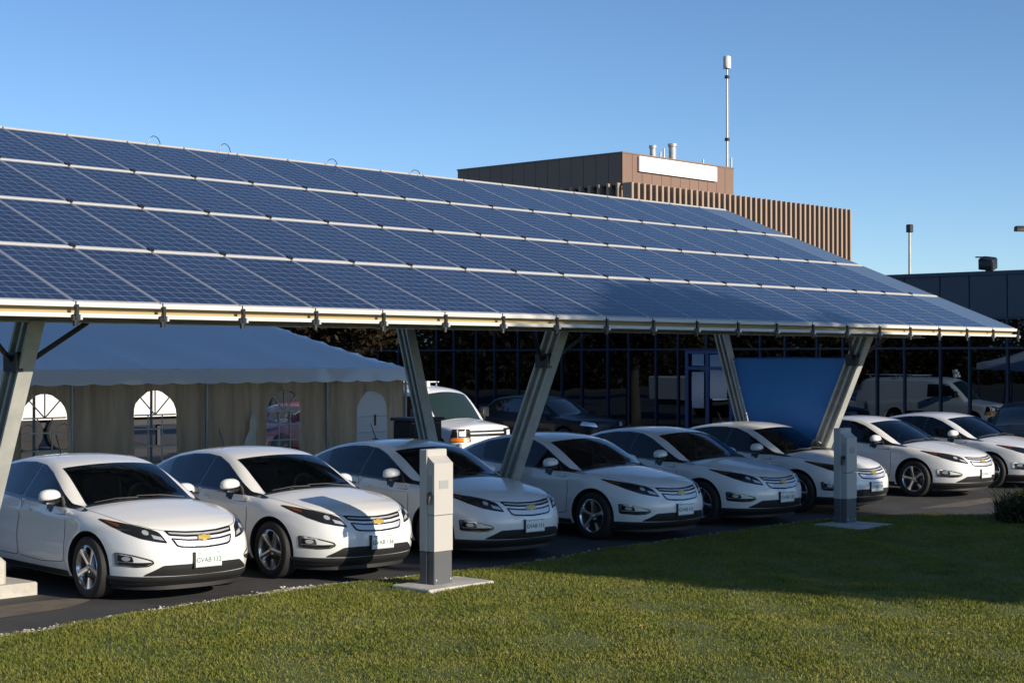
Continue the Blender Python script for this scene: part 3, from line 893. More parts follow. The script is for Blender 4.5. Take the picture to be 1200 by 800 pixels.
# ------------------------------------------------------------------ solar canopy
TILT = R(21.71); PL = 1.738; PW = .9838; EZ = 3.095
ct, st = math.cos(TILT), math.sin(TILT)
def cell_mat():
    m = bpy.data.materials.new('solar_cells'); m.use_nodes = True; t = m.node_tree; b = t.nodes['Principled BSDF']
    tc = nn(t, 'ShaderNodeTexCoord'); sp = nn(t, 'ShaderNodeSeparateXYZ'); t.links.new(tc.outputs['Object'], sp.inputs[0])
    def lines(sock, pitch, off, width):
        a = nn(t, 'ShaderNodeMath', operation='ADD'); a.inputs[1].default_value = off; t.links.new(sock, a.inputs[0])
        d = nn(t, 'ShaderNodeMath', operation='DIVIDE'); d.inputs[1].default_value = pitch; t.links.new(a.outputs[0], d.inputs[0])
        f = nn(t, 'ShaderNodeMath', operation='FRACT'); t.links.new(d.outputs[0], f.inputs[0])
        s = nn(t, 'ShaderNodeMath', operation='SUBTRACT'); s.inputs[1].default_value = .5; t.links.new(f.outputs[0], s.inputs[0])
        ab = nn(t, 'ShaderNodeMath', operation='ABSOLUTE'); t.links.new(s.outputs[0], ab.inputs[0])
        g = nn(t, 'ShaderNodeMath', operation='GREATER_THAN'); g.inputs[1].default_value = .5 - width / pitch / 2; t.links.new(ab.outputs[0], g.inputs[0])
        return g.outputs[0]
    gx = lines(sp.outputs[0], .156, .468, .0042); gy = lines(sp.outputs[1], .163, -.03, .0060)
    bx = lines(sp.outputs[0], .052, .468 + .026, .0020)
    mx1 = nn(t, 'ShaderNodeMath', operation='MAXIMUM'); t.links.new(gx, mx1.inputs[0]); t.links.new(gy, mx1.inputs[1])
    hb = nn(t, 'ShaderNodeMath', operation='MULTIPLY'); hb.inputs[1].default_value = .6; t.links.new(bx, hb.inputs[0])
    mx2 = nn(t, 'ShaderNodeMath', operation='MAXIMUM'); t.links.new(mx1.outputs[0], mx2.inputs[0]); t.links.new(hb.outputs[0], mx2.inputs[1])
    vo = nn(t, 'ShaderNodeTexVoronoi', i_Scale=38.0); t.links.new(tc.outputs['Object'], vo.inputs['Vector'])
    oi = nn(t, 'ShaderNodeObjectInfo')
    rp = nn(t, 'ShaderNodeValToRGB'); rp.color_ramp.elements[0].color = (.008, .017, .047, 1); rp.color_ramp.elements[1].color = (.020, .038, .088, 1)
    vm = nn(t, 'ShaderNodeSeparateColor'); t.links.new(vo.outputs['Color'], vm.inputs[0])
    hf = nn(t, 'ShaderNodeMath', operation='MULTIPLY'); hf.inputs[1].default_value = .55; t.links.new(vm.outputs[0], hf.inputs[0])
    ho = nn(t, 'ShaderNodeMath', operation='MULTIPLY_ADD'); ho.inputs[1].default_value = .45; t.links.new(oi.outputs['Random'], ho.inputs[0]); t.links.new(hf.outputs[0], ho.inputs[2])
    t.links.new(ho.outputs[0], rp.inputs[0])
    mc = nn(t, 'ShaderNodeMix', data_type='RGBA'); mc.inputs[7].default_value = (.26, .31, .42, 1)
    t.links.new(mx2.outputs[0], mc.inputs[0]); t.links.new(rp.outputs[0], mc.inputs[6]); t.links.new(mc.outputs[2], b.inputs['Base Color'])
    b.inputs['Roughness'].default_value = .07; b.inputs['Specular IOR Level'].default_value = .18
    return m
M_cells = cell_mat()
M_film = mat('pale_panel_glass', (.10, .13, .17), rough=.12, spec=.6)
M_alu = mat('anodised_aluminium', (.62, .62, .62), rough=.38, metal=.55)
M_white_rail = mat('white_rail', (.58, .57, .545), rough=.45)
M_cream = mat('cream_rail', (.74, .69, .56), rough=.5)
M_galv = mat('galvanised_steel', (.38, .39, .37), rough=.5, metal=.25, noise=(5, 1, (.48, .49, .46)))
M_dksteel = mat('dark_steel', (.05, .05, .055), rough=.55, metal=.3)
M_conc = mat('concrete', (.38, .36, .32), rough=.9, noise=(4, 1, (.52, .50, .45)), bump=(40, .4))
canopy = empty('solar_canopy', (8.5, 3.0, 0), 0, 'long pitched carport roof of blue solar panels on slanted steel posts above the white cars', 'solar canopy')
def inv(p): return (p[0] - 8.5, p[1] - 3.0, p[2])
class _Shift:
    def __init__(self, root): self.r = root
def put(mb, name, mats, root=canopy, smooth=None):
    """build a part given in world coordinates under a thing whose Empty stands at its base"""
    o = mb.build(name, mats, root, smooth)
    o.matrix_parent_inverse = Matrix.Translation(-Vector(root.location)) if root.rotation_euler.z == 0 else root.matrix_basis.inverted()
    return o
def panel_mesh(film=False, clamp=True):
    p = MB(); W = PW / 2 - .006; H = PL - .012
    fr = .011
    p.box(-W, W, .006, H, -.040, -.004, 0)                                  # back tray
    p.box(-W, -W + fr, .006, H, -.003, .004, 0); p.box(W - fr, W, .006, H, -.003, .004, 0)
    p.box(-W + fr, W - fr, .006, .030, -.003, .004, 0); p.box(-W + fr, W - fr, H - .050, H, -.003, .012, 2)
    p.add([(-W + fr, .030, 0), (W - fr, .030, 0), (W - fr, H - .050, 0), (-W + fr, H - .050, 0)], [(0, 1, 2, 3)], 1)
    if clamp: p.box(W - .028, W + .034, H - .040, H + .020, .013, .034, 3)             # black mid clamp
    return p.mesh('solar_panel', [M_alu, M_film if film else M_cells, M_white_rail, M_trim])
PMS = {(f, c): panel_mesh(f, c) for f in (False, True) for c in (False, True)}
KS = range(-4, 20)
for k in KS:
    for j in range(4):
        o = link('solar_panel', PMS[k == 19, j < 3 and k < 19], canopy)
        o.location = inv(((k + .5) * PW, j * PL * ct, EZ + j * PL * st)); o.rotation_euler = (TILT, 0, 0)
x0, x1 = KS[0] * PW, (KS[-1] + 1) * PW
er = MB()                                                                    # eave rail, open channel
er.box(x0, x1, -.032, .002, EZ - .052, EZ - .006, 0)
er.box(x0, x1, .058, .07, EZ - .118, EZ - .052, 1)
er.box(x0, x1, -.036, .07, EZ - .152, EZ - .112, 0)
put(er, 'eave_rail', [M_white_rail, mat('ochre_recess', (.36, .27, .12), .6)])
for k in range(KS[0], KS[-1] + 2):
    x = k * PW
    c = MB(); c.bbox(x - .020, x + .020, -.068, -.034, EZ - .20, EZ - .030, .006, 0)
    c.bbox(x - .055, x + .045, -.060, -.036, EZ - .185, EZ - .125, .01, 0); c.tube([(x - .015, -.05, EZ - .18), (x - .015, -.05, EZ - .235)], .024, 8, 0)
    c.bbox(x + .03, x + .06, -.066, -.04, EZ - .175, EZ - .125, .006, 1); c.box(x - .006, x + .006, -.038, -.031, EZ - .05, EZ + .002, 0)
    put(c, 'eave_clamp', [M_trim, M_alu])
rg = MB(); rg.box(x0, x1, 4 * PL * ct - .005, 4 * PL * ct + .03, EZ + 4 * PL * st - .06, EZ + 4 * PL * st + .008); put(rg, 'ridge_rail', M_white_rail)
def slope_pt(x, s, d=0): return Vector((x, s * ct + d * st, EZ + s * st - d * ct))      # s up the slope, d below it
for k in range(KS[0], KS[-1] + 2):                                            # rails under the seams
    r_ = MB(); r_.bar(slope_pt(k * PW, .05, .085), slope_pt(k * PW, 4 * PL - .05, .085), .05, .08, (1, 0, 0)); put(r_, 'rafter_rail', M_galv)
for y, w in ((1.25, .16), (4.75, .16)):
    b_ = MB(); zt = EZ + y * math.tan(TILT) - .16
    zb = 2.90 if y < 2 else zt - .30
    b_.box(x0 + .3, x1 - 1.2, y - w / 2, y + w / 2, zb + .02, zb + .035); b_.box(x0 + .3, x1 - 1.2, y - .012, y + .012, zb + .035, zt - .015); b_.box(x0 + .3, x1 - 1.2, y - w / 2, y + w / 2, zt - .015, zt)
    put(b_, 'girder', M_galv)
FR = (.35, 8.5, 16.65)
def ibeam(p, q, wid, dep, mb):
    """I-section: flanges face along x's perpendicular; web in the plane of the frame"""
    p, q = Vector(p), Vector(q); t = (q - p).normalized(); xx = Vector((1, 0, 0)); n_ = t.cross(xx).normalized()
    for s in (-1, 1): mb.bar(p + n_ * s * dep / 2, q + n_ * s * dep / 2, wid, .032, n_)
    mb.bar(p, q, .012, dep - .032, n_); mb.bar(p, q, wid * .92, .036, n_)
    return mb
for X in FR:
    f = MB(); ibeam((X, 2.46, .42), (X, 1.33, 2.99), .17, .235, f); put(f, 'post', M_galv)
    r_ = MB(); ibeam((X, 3.62, .42), (X, 4.86, 4.55), .17, .18, r_); put(r_, 'rear_post', M_galv)
    rb = MB(); ibeam(slope_pt(X, .7, .25), slope_pt(X, 4 * PL - .4, .25), .14, .18, rb); put(rb, 'rafter', M_galv)
    bk = MB(); bk.bbox(X - .13, X - .03, 1.42, 1.66, 2.42, 2.62, .01); put(bk, 'bracket', M_trim)
    for s in (-1, 1):
        br = MB(); br.tube([(X + s * .10, 1.54, 2.52), (X + s * .62, 1.27, 2.93)], .028, 8); put(br, 'brace', M_trim)
    ft = MB(); ft.bbox(X - .70, X + .66, 2.28, 4.1, -.02, .14, .015); ft.bbox(X - .40, X + .36, 2.38, 3.95, .14, .42, .05); put(ft, 'footing', M_conc)
    for y in (2.46, 3.62):
        bp_ = MB(); bp_.bbox(X - .16, X + .16, y - .16, y + .16, .42, .44, .004)
        for sx in (-.12, .12):
            for sy in (-.12, .12): bp_.tube([(X + sx, y + sy, .44), (X + sx, y + sy, .47)], .014, 6)
        put(bp_, 'base_plate', M_galv)
def wy(px):                                                                    # ridge x for a picture column
    return px
for xr, h_ in ((5.35, .13), (6.62, .14), (8.75, .10), (10.6, .08)):
    cb = MB(); c0 = slope_pt(xr, 4 * PL - .12, -.02)
    cb.tube([c0 + Vector((.105 * math.cos(t), 0.02, h_ * math.sin(t))) for t in np.linspace(PI * .98, .12, 14)], .006, 6)
    put(cb, 'cable', M_trim)
# blue sheet stretched between the slanted posts of the far frame
bn = MB(); n = 12; vs = []; fs = []
X = 16.65
for j in range(n + 1):
    z = 2.56 - j * (2.56 - 1.0) / n
    ya = 1.33 + (2.99 - z) * (1.13 / 2.57) + .13; yb = 3.62 + (z - .42) * (1.24 / 4.13) - .13
    for i in range(n + 1):
        u = i / n
        vs.append((X + .03 * math.sin(u * PI) * math.sin(j / n * PI) + .004 * math.sin(i * 2.1 + j), ya + (yb - ya) * u, z + (.015 * math.sin(u * PI) if j == 0 else 0)))
m_ = len(vs); vs += [(x + .006, y, z) for x, y, z in vs]
for j in range(n):
    for i in range(n):
        a0 = j * (n + 1) + i
        fs.append((a0, a0 + 1, a0 + n + 2, a0 + n + 1)); fs.append((m_ + a0, m_ + a0 + n + 1, m_ + a0 + n + 2, m_ + a0 + 1))
bn.add(vs, fs)
tag(bn.build('banner', mat('blue_vinyl', (.015, .15, .46), .45, noise=(1.2, .5, (.022, .18, .52))), None, 40), 'plain blue sheet stretched between two slanted canopy posts behind the row of cars', 'banner')

hm = MB(); hm.tube([(X, 1.33 + .43 * .44 + .13 + .02, 2.555), (X, 4.2 - .13, 2.555)], .014, 8); bo = [o for o in C.objects if o.name == 'banner'][0]
hm.build('hem', mat('blue_hem', (.010, .07, .25), .5), bo, 40)
for z in (2.5, 2.0, 1.5):
    ya = 1.33 + (2.99 - z) * (1.13 / 2.57); yb = 3.62 + (z - .42) * (1.24 / 4.13)
    for y0, y1 in ((ya + .16, ya + .04), (yb - .16, yb - .04)):
        cd_ = MB(); cd_.tube([(X - .006, y0, z), (X - .02, (y0 + y1) / 2, z + .01), (X, y1, z + .02)], .008, 6); cd_.build('cord', M_white_rail, bo, 40)
# ------------------------------------------------------------------ charging pedestals
M_ped = mat('pedestal_paint', (.43, .415, .385), rough=.45); M_pedd = mat('pedestal_base_grey', (.085, .09, .095), rough=.5); M_pedf = mat('pedestal_side', (.30, .31, .31), rough=.5)
def pedestal(x, y, z0, label, pad, padlabel, zs=1.0):
    sl = MB(); sl.bbox(pad[0], pad[1], pad[2], pad[3], -.02, z0, .012)
    tag(sl.build('concrete_slab', M_conc), padlabel, 'concrete slab', 'slabs under the charging posts')
    r = empty('charging_post', (x, y, z0), 0, label, 'charging post', 'electric charging posts on the lawn edge')
    def P(mb, nm, ms, par=r): return mb.build(nm, ms, par, 30)
    b = MB(); b.bbox(.035, .345, .10, .22, 0, .36, .008); b.bbox(.05, .33, 0, .10, 0, .36, .008); P(b, 'plinth', M_pedd)
    b = MB(); b.bbox(.032, .348, .098, .222, .363, 1.43 * zs, .01); P(b, 'column', M_ped)
    b = MB(); b.prism([(-.003, .363), (-.003, .755), (.098, .755), (.098, .363)], 'x', .047, .333); 
    P(b, 'lower_cover', M_ped)
    b = MB(); b.prism([(-.005, .763), (-.005, 1.285 * zs), (.02, 1.30 * zs), (.098, 1.36 * zs), (.098, .763)], 'x', .045, .335)
    uc = P(b, 'upper_cover', M_ped)
    b = MB(); b.box(.041, .045, .012, .085, .98, 1.20); P(b, 'screen', M_pedf, uc)
    b = MB()
    for sx in (.08, .30): b.lathe([(0, -.006), (.011, -.006), (.011, 0)], 8, 'y', 0, (sx, 0, .05))
    P(b, 'bolt', M_alu)
    b = MB(); b.box(.12, .26, -.0085, -.005, 1.05, 1.14); P(b, 'plate', M_pedf, uc)
    b = MB(); b.tube([(.03, .05, .97), (.012, .05, .93), (.012, .05, .88)], .022, 10); b.lathe([(0, 0), (.034, 0), (.034, .02), (0, .02)], 16, 'x', 0, (.022, .05, .985)); P(b, 'socket', M_trim, uc)
    return r
pedestal(4.03, -.71, .07, 'grey electric charging post in front of the second and third white cars, sunlit', (3.78, 4.80, -.94, -.34), 'pale concrete slab under the sunlit charging post, nearer of the two slabs', 1.035)
pedestal(13.08, -.42, .06, 'shaded grey electric charging post farther along the lawn, before the sixth white car', (12.55, 13.52, -1.0, -.12), 'shaded concrete slab under the farther charging post')

# ------------------------------------------------------------------ cars
CARS = [(2.057, 1.528), (4.406, 1.377), (6.979, 1.306), (10.076, 1.255), (12.794, 1.344), (15.491, 1.367), (19.555, 1.465), (22.431, 1.377)]
LAB = ['white hatchback nearest the camera, first in the row beside the concrete footing',
       'white hatchback with the shadow of the charging post across its bonnet, second in the row',
       'shaded white hatchback partly hidden by the sunlit charging post, third in the row',
       'shaded white hatchback just right of the middle slanted post, fourth in the row',
       'shaded white hatchback between the fourth car and the one behind the far charging post',
       'white hatchback with half its nose sunlit, hidden partly by the far charging post',
       'sunlit white hatchback just right of the far charging post, seventh in the row',
       'white hatchback farthest from the camera, last in the row and cut by the frame edge']
PLATES = ['GVAB\u00b7132', 'GVAB\u00b7136', 'GVAB\u00b7151', 'GVAB\u00b7131', 'GVAB\u00b7135', 'GVAB\u00b7129', 'GVAB\u00b7127', 'GVAB\u00b7138']
HEAD = math.atan2(-.9957, -.0924)
car0 = build_hatch(label=LAB[0], plate=PLATES[0])
plm = {}
for i, (x, y) in enumerate(CARS):
    o = car0 if i == 0 else copy_tree(car0)
    o.location = (x, y, 0); o.rotation_euler = (0, 0, HEAD + R((0, .5, -.4, .3, -.5, .2, .6, -.3)[i])); o['label'] = LAB[i]; o['group'] = 'white hatchbacks parked in a row'
    if i:
        for ch in o.children:
            if ch.name.startswith('licence_plate'):
                for l in ch.children:
                    l.data = text_mesh(PLATES[i], .070, .0006); l.data.materials.append(M_ink)
    random.seed(40 + i)
    for ch in o.children:                                      # wheels left at slightly different angles
        if ch.name.startswith('wheel') and not ch.name.startswith('wheel_'):
            for w in ch.children:
                if w.name.startswith('rim'): w.rotation_euler = (0, random.uniform(0, 1.2), 0)
# ------------------------------------------------------------------ white frame tent
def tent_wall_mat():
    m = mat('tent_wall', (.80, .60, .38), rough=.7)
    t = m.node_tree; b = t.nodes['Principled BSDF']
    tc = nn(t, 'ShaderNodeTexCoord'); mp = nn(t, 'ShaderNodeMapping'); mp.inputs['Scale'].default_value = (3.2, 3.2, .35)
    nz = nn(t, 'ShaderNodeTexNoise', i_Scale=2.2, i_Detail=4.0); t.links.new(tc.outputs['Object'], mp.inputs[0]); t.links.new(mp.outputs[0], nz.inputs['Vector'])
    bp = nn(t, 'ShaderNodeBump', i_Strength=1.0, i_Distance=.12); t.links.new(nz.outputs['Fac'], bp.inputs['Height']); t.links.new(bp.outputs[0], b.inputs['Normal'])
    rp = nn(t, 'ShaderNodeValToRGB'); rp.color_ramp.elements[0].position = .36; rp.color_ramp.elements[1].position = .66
    rp.color_ramp.elements[0].color = (.50, .37, .23, 1); rp.color_ramp.elements[1].color = (.84, .66, .44, 1)  # dark and pale streaks put the folds' light and shade into the colour
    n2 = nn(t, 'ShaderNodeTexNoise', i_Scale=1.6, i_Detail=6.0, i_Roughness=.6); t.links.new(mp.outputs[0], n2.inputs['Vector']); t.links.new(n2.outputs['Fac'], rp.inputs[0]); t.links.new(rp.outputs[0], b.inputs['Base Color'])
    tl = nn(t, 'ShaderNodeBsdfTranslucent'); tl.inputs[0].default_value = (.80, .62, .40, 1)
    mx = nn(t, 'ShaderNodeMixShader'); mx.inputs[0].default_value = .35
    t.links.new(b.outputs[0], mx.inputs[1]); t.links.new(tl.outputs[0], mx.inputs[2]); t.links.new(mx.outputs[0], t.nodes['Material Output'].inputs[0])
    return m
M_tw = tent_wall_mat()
M_troof = mat('tent_roof', (.90, .91, .92), rough=.32, coat=.8, bump=(1.3, .5))
_t = M_troof.node_tree; _b = _t.nodes['Principled BSDF']; _tl = nn(_t, 'ShaderNodeBsdfTranslucent'); _tl.inputs[0].default_value = (.9, .92, .95, 1)
_mx = nn(_t, 'ShaderNodeMixShader'); _mx.inputs[0].default_value = .2
_t.links.new(_b.outputs[0], _mx.inputs[1]); _t.links.new(_tl.outputs[0], _mx.inputs[2]); _t.links.new(_mx.outputs[0], _t.nodes['Material Output'].inputs[0])
M_tpole = mat('tent_pole', (.30, .31, .32), rough=.4, metal=.5)
M_vinyl = tinted_glass('clear_vinyl', (.5, .5, .5), .12)
M_lat = mat('window_lattice', (.62, .57, .48), rough=.7)
TX0, TX1, TY0, TY1, TZ = 3.9, 14.70, 10.80, 16.8, 2.36
tent = empty('party_tent', ((TX0 + TX1) / 2, (TY0 + TY1) / 2, 0), 0, 'large white party tent with scalloped edge and arched windows behind the cars', 'tent')
rf = MB()
NX, NY = 44, 12
def roof_z(x, y):
    u = min(x - TX0, TX1 - x); v = min(y - TY0, TY1 - y)
    d = min(u, v)
    z = TZ + d * .50
    s = .10 * math.sin(min(1, d / 3) * PI)                                     # canvas sags between ridge and eave
    w = .018 * math.sin(x * 3.3 + 2 * math.sin(y * 1.7)) * math.sin(d * 1.8) + .010 * math.sin(x * 9 + y * 2) * max(0, 1 - d)
    return z - s + w
vs = []; fs = []
for i in range(NX * 2 + 1):
    x = TX0 + (TX1 - TX0) * i / (NX * 2)
    for j in range(NY * 2 + 1):
        y = TY0 + (TY1 - TY0) * j / (NY * 2); vs.append((x, y, roof_z(x, y)))
for i in range(NX * 2):
    for j in range(NY * 2):
        a0 = i * (NY * 2 + 1) + j; fs.append((a0, a0 + NY * 2 + 1, a0 + NY * 2 + 2, a0 + 1))
rf.add(vs, fs); put(rf, 'roof', M_troof, tent, 60)
va = MB()
def valance(p, q, out):
    p, q, out = Vector(p), Vector(q), Vector(out); L_ = (q - p).length; n = int(L_ / .06); vs = []; fs = []
    for i in range(n + 1):
        s = i * L_ / n; b_ = p.lerp(q, i / n)
        sc = .245 + .035 * abs(math.sin(s * PI / .55)) ** .7
        for h, o in ((0, 0), (-.10, .02 + .01 * math.sin(s * 5)), (-sc, .035 + .012 * math.sin(s * 7 + 1))):
            vs.append(b_ + out * o + Vector((0, 0, h + .005)))
    for i in range(n):
        for j in range(2): fs.append((i * 3 + j, i * 3 + 3 + j, i * 3 + 4 + j, i * 3 + 1 + j))
    va.add(vs, fs)
valance((TX0, TY0, TZ), (TX1, TY0, TZ), (0, -1, 0)); valance((TX1, TY0, TZ), (TX1, TY1, TZ), (1, 0, 0)); valance((TX0, TY1, TZ), (TX0, TY0, TZ), (-1, 0, 0))
put(va, 'valance', M_troof, tent, 60)
bays = [3.95, 6.85, 9.66, 12.55, 14.66]
for x in bays:
    for y in (TY0 + .06, TY1 - .06):
        p = MB(); p.tube([(x, y, 0), (x, y, 2.32)], .030, 10); p.lathe([(.10, 0), (.10, .02), (.03, .03)], 12, 'z', 0, (x, y, 0)); put(p, 'pole', M_tpole, tent, 40)
# window openings: (centre x, half width, sill, spring line)
WIN = [(6.34, .41, .70, 1.55), (8.55, .44, .70, 1.55), (11.50, .40, .70, 1.55), (13.78, .40, .55, 1.50)]
def arch(cx, hw, z0, zs, n=14):
    return [(cx - hw, z0), (cx + hw, z0), (cx + hw, zs)] + [(cx + hw * math.cos(t), zs + hw * .98 * math.sin(t)) for t in np.linspace(0, PI, n)[1:-1]] + [(cx - hw, zs)]
def wall_y(x, z): return TY0 + .10 + .055 * math.sin(x * 5.3 + .5 * math.sin(z * 2)) * (1 - z / 2.6) + .026 * math.sin(x * 17 + z + math.sin(x * 3)) + .008 * math.sin(x * 31)
for b in range(4):
    xa, xb = bays[b], bays[b + 1]
    B = [(xa, .02), (xb, .02), (xb, 2.30), (xa, 2.30)]
    H = [w for w in WIN if xa < w[0] < xb]
    def dn(pl, st=.12):
        o = []
        for i in range(len(pl)):
            p, q = Vector(pl[i]), Vector(pl[(i + 1) % len(pl)]); k = max(1, int((q - p).length / st)); o += [p.lerp(q, t / k) for t in range(k)]
        return o
    bb = dn(B); hh = [dn(arch(*w)) for w in H]
    vs = list(bb); es = [(i, (i + 1) % len(bb)) for i in range(len(bb))]
    for h in hh:
        n0 = len(vs); vs += h; es += [(n0 + i, n0 + (i + 1) % len(h)) for i in range(len(h))]
    for gx_ in np.arange(xa + .1, xb - .05, .075):
        for gz_ in np.arange(.15, 2.25, .16):
            p = (gx_, gz_)
            if all(not inside_poly([p], [tuple(q) for q in arch(w[0], w[1] + .04, w[2] - .04, w[3] + .04)])[0] for w in H): vs.append(Vector(p))
    r = geometry.delaunay_2d_cdt(vs, es, [], 0, 1e-5)
    cen = [(sum(r[0][i].x for i in f) / len(f), sum(r[0][i].y for i in f) / len(f)) for f in r[2]]
    keep = np.ones(len(cen), bool)
    for w in H: keep &= ~inside_poly(cen, arch(*w))
    wl = MB(); wl.add([(p.x, wall_y(p.x, p.y), p.y) for p in r[0]], [tuple(f) for f, k in zip(r[2], keep) if k])
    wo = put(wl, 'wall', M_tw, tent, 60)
    for w in H:
        wm = MB(); n_ = len(arch(*w))
        if w is WIN[3]:
            A_ = arch(w[0], w[1] + .01, w[2] - .3, w[3]); vs = [(x, TY0 + .13, z) for x, z in A_]; m0 = len(vs)
            dm = MB(); dm.prism(A_, 'y', TY0 + .11, TY0 + .14)
            d_ = put(dm, 'door', mat('white_door', (.74, .74, .73), .5), tent, 30)
            for zz in (1.38, 1.06):
                t_ = MB(); t_.box(w[0] - w[1] + .02, w[0] + w[1] - .02, TY0 + .100, TY0 + .112, zz, zz + .015); put(t_, 'seam', mat('door_seam', (.45, .45, .45), .6), d_)
            t_ = MB(); t_.bbox(w[0] + .05, w[0] + .09, TY0 + .085, TY0 + .11, 1.2, 1.42, .005); put(t_, 'handle', M_trim, d_)
            continue
        wm.add([(x, TY0 + .10, z) for x, z in arch(*w)], [tuple(range(n_))]); wo_ = put(wm, 'window', M_vinyl, tent)
        lt = MB(); cx, hw, z0, zs = w; Yl = TY0 + .085
        for fx in (-.34, .34): lt.bar((cx + fx * hw, Yl, z0), (cx + fx * hw, Yl, zs), .022, .01, (0, 1, 0))
        for zz in (z0 + .30, z0 + .60, zs): lt.bar((cx - hw, Yl - .004, zz), (cx + hw, Yl - .004, zz), .024, .01, (0, 1, 0))
        for an in (PI / 4, PI / 2, 3 * PI / 4): lt.bar((cx, Yl + .004, zs), (cx + hw * math.cos(an), Yl + .004, zs + hw * math.sin(an)), .022, .01, (0, 1, 0))
        put(lt, 'lattice', M_lat, wo_)
for x in (TX0 + .05,):                                                # end walls
    vs = []; fs = []
    for i in range(41):
        y = TY0 + .1 + (TY1 - TY0 - .2) * i / 40
        for z in (0.02, .8, 1.6, 2.3): vs.append((x + .02 * math.sin(y * 6), y, z))
    for i in range(40):
        for j in range(3): fs.append((i * 4 + j, i * 4 + 4 + j, i * 4 + 5 + j, i * 4 + 1 + j))
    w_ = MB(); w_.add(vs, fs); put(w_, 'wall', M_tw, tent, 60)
cf = MB(); vs = []; fs = []                                                     # tied-back white flap by the third pole
for i in range(15):
    z = .55 + i * .075; hw = .045 + .13 * max(0, 1 - i / 13) ** .8 + .015 * math.sin(i * 1.3)
    for j in range(9):
        u = j / 8 - .5; vs.append((10.60 + u * 2 * hw + .008 * i, TY0 + .02 + .03 * math.sin(j * 2.3 + i * .4), z))
for i in range(14):
    for j in range(8): a0 = i * 9 + j; fs.append((a0, a0 + 1, a0 + 10, a0 + 9))
cf.add(vs, fs); put(cf, 'flap', mat('white_canvas', (.78, .73, .62), .7), tent, 70)

# ------------------------------------------------------------------ van, dark cars (same analytic body, other profiles)
VAN = dict(
    nose=pchip([.10, .3, .42, .55, .75, .95, 1.06, 1.13, 1.2], [.78, .86, .90, .90, .87, .86, .82, .70, .45]),
    setback=pchip([0, .4, .7, .85, .95, 1.05], [0, .02, .06, .13, .30, .8]),
    plan=pchip([-4.9, -4.6, -3, -1, 0, .5, .9], [.97, .99, 1.0, 1.0, .99, .965, .93]),
    sect=pchip([.15, .3, .5, .9, 1.15, 1.5, 2.0], [-.05, -.02, .0, .0, -.02, -.06, -.12]),
    hood=pchip([.82, .6, .3, 0, -.3, -1, -5], [1.08, 1.12, 1.16, 1.20, 1.23, 1.20, 1.20]),
    tail=pchip([.2, 1, 2], [-4.75, -4.80, -4.68]),
    roof=pchip([.2, 0, -.15, -.55, -.88, -1.05, -1.3, -1.8, -3, -4.5, -4.72, -5.0], [.6, 1.0, 1.20, 1.66, 1.93, 2.0, 2.05, 2.09, 2.10, 2.06, 1.95, 1.2]),
    gw=pchip([-5, -4, -1.5, -.6, 0], [.95, .985, .985, .96, .92]),
    tumble=.13, belt=1.1, lean=.10, zb=.30, wheels=(0.0, -3.43), wr=.42)
SUV = dict(
    nose=pchip([.10, .3, .45, .6, .75, .9, .98, 1.05], [.80, .88, .92, .92, .90, .84, .72, .5]),
    setback=pchip([0, .35, .6, .75, .85, .95], [0, .03, .10, .25, .5, 1.0]),
    plan=pchip([-3.7, -3.3, -2, -1, 0, .5, .9], [.82, .88, .92, .92, .91, .88, .82]),
    sect=pchip([.15, .3, .5, .8, 1.0, 1.2], [-.05, -.02, .0, -.01, -.04, -.12]),
    hood=pchip([.84, .6, .2, -.3, -1, -3.7], [.92, .99, 1.04, 1.10, 1.06, 1.10]),
    tail=pchip([.2, .8, 1.2], [-3.55, -3.62, -3.5]),
    roof=pchip([.2, 0, -.3, -.7, -1.1, -1.3, -1.7, -2.4, -3.1, -3.45, -3.6, -3.8], [.5, .8, 1.08, 1.32, 1.54, 1.61, 1.66, 1.66, 1.59, 1.35, 1.15, .7]),
    gw=pchip([-3.8, -3.2, -2, -1, 0], [.72, .82, .86, .85, .80]),
    tumble=.42, belt=1.02, lean=.10, zb=.26, wheels=(0.0, -2.75), wr=.41)
def simple_wheels(root, P, half, r, rimmat):
    ty = MB(); ty.lathe([(r * .62, .10), (r * .8, .115), (r * .95, .10), (r, .06), (r, -.06), (r * .95, -.10), (r * .8, -.115), (r * .64, -.105), (r * .60, -.08)], 32, 'y'); tm = ty.mesh('tyre', M_rubber, 35)
    rm = MB(); rm.lathe([(r * .64, -.10), (r * .58, -.09), (r * .5, -.06), (r * .2, -.075), (0, -.09)], 24, 'y', 0)
    for k in range(8): rm.box(-.02, .02, -.082, -.066, r * .36, r * .46, 1, Matrix.Rotation(k * PI / 4, 4, 'Y'))
    rmm = rm.mesh('rim', [rimmat, M_hub], 35)
    for wx in P['wheels']:
        for s in (-1, 1):
            w = bpy.data.objects.new('wheel', None); C.objects.link(w); w.parent = root; w.empty_display_size = .2
            w.location = (wx, s * half, r); w.rotation_euler = (0, 0, 0 if s < 0 else PI)
            link('tyre', tm, w); link('rim', rmm, w)
def shell(P, box, nf, root, pm, zc):
    V, F = car_shell(P, box, nf, 9); sk = Skin(V, F)
    me = bpy.data.meshes.new('body'); me.from_pydata([tuple(v) for v in V], [], F); me.polygons.foreach_set('use_smooth', [True] * len(F))
    me = cut_arches(me, P, None, zc); me.materials.append(pm); me.materials.append(M_plastic)
    for f in me.polygons:
        c = f.center
        f.material_index = 1 if (any(abs(c.x - wx) < .6 and abs(abs(c.y) - .53) < .01 and c.z < .9 and abs(f.normal.y) > .9 for wx in P['wheels']) or c.z < P['zb'] + .04) else 0
    me.polygons.foreach_set('use_smooth', [True] * len(me.polygons)); me.set_sharp_from_angle(angle=R(38)); me.update()
    link('body', me, root); return sk
M_dark_glass = mat('dark_glass', (.012, .018, .02), rough=.04, coat=.6)
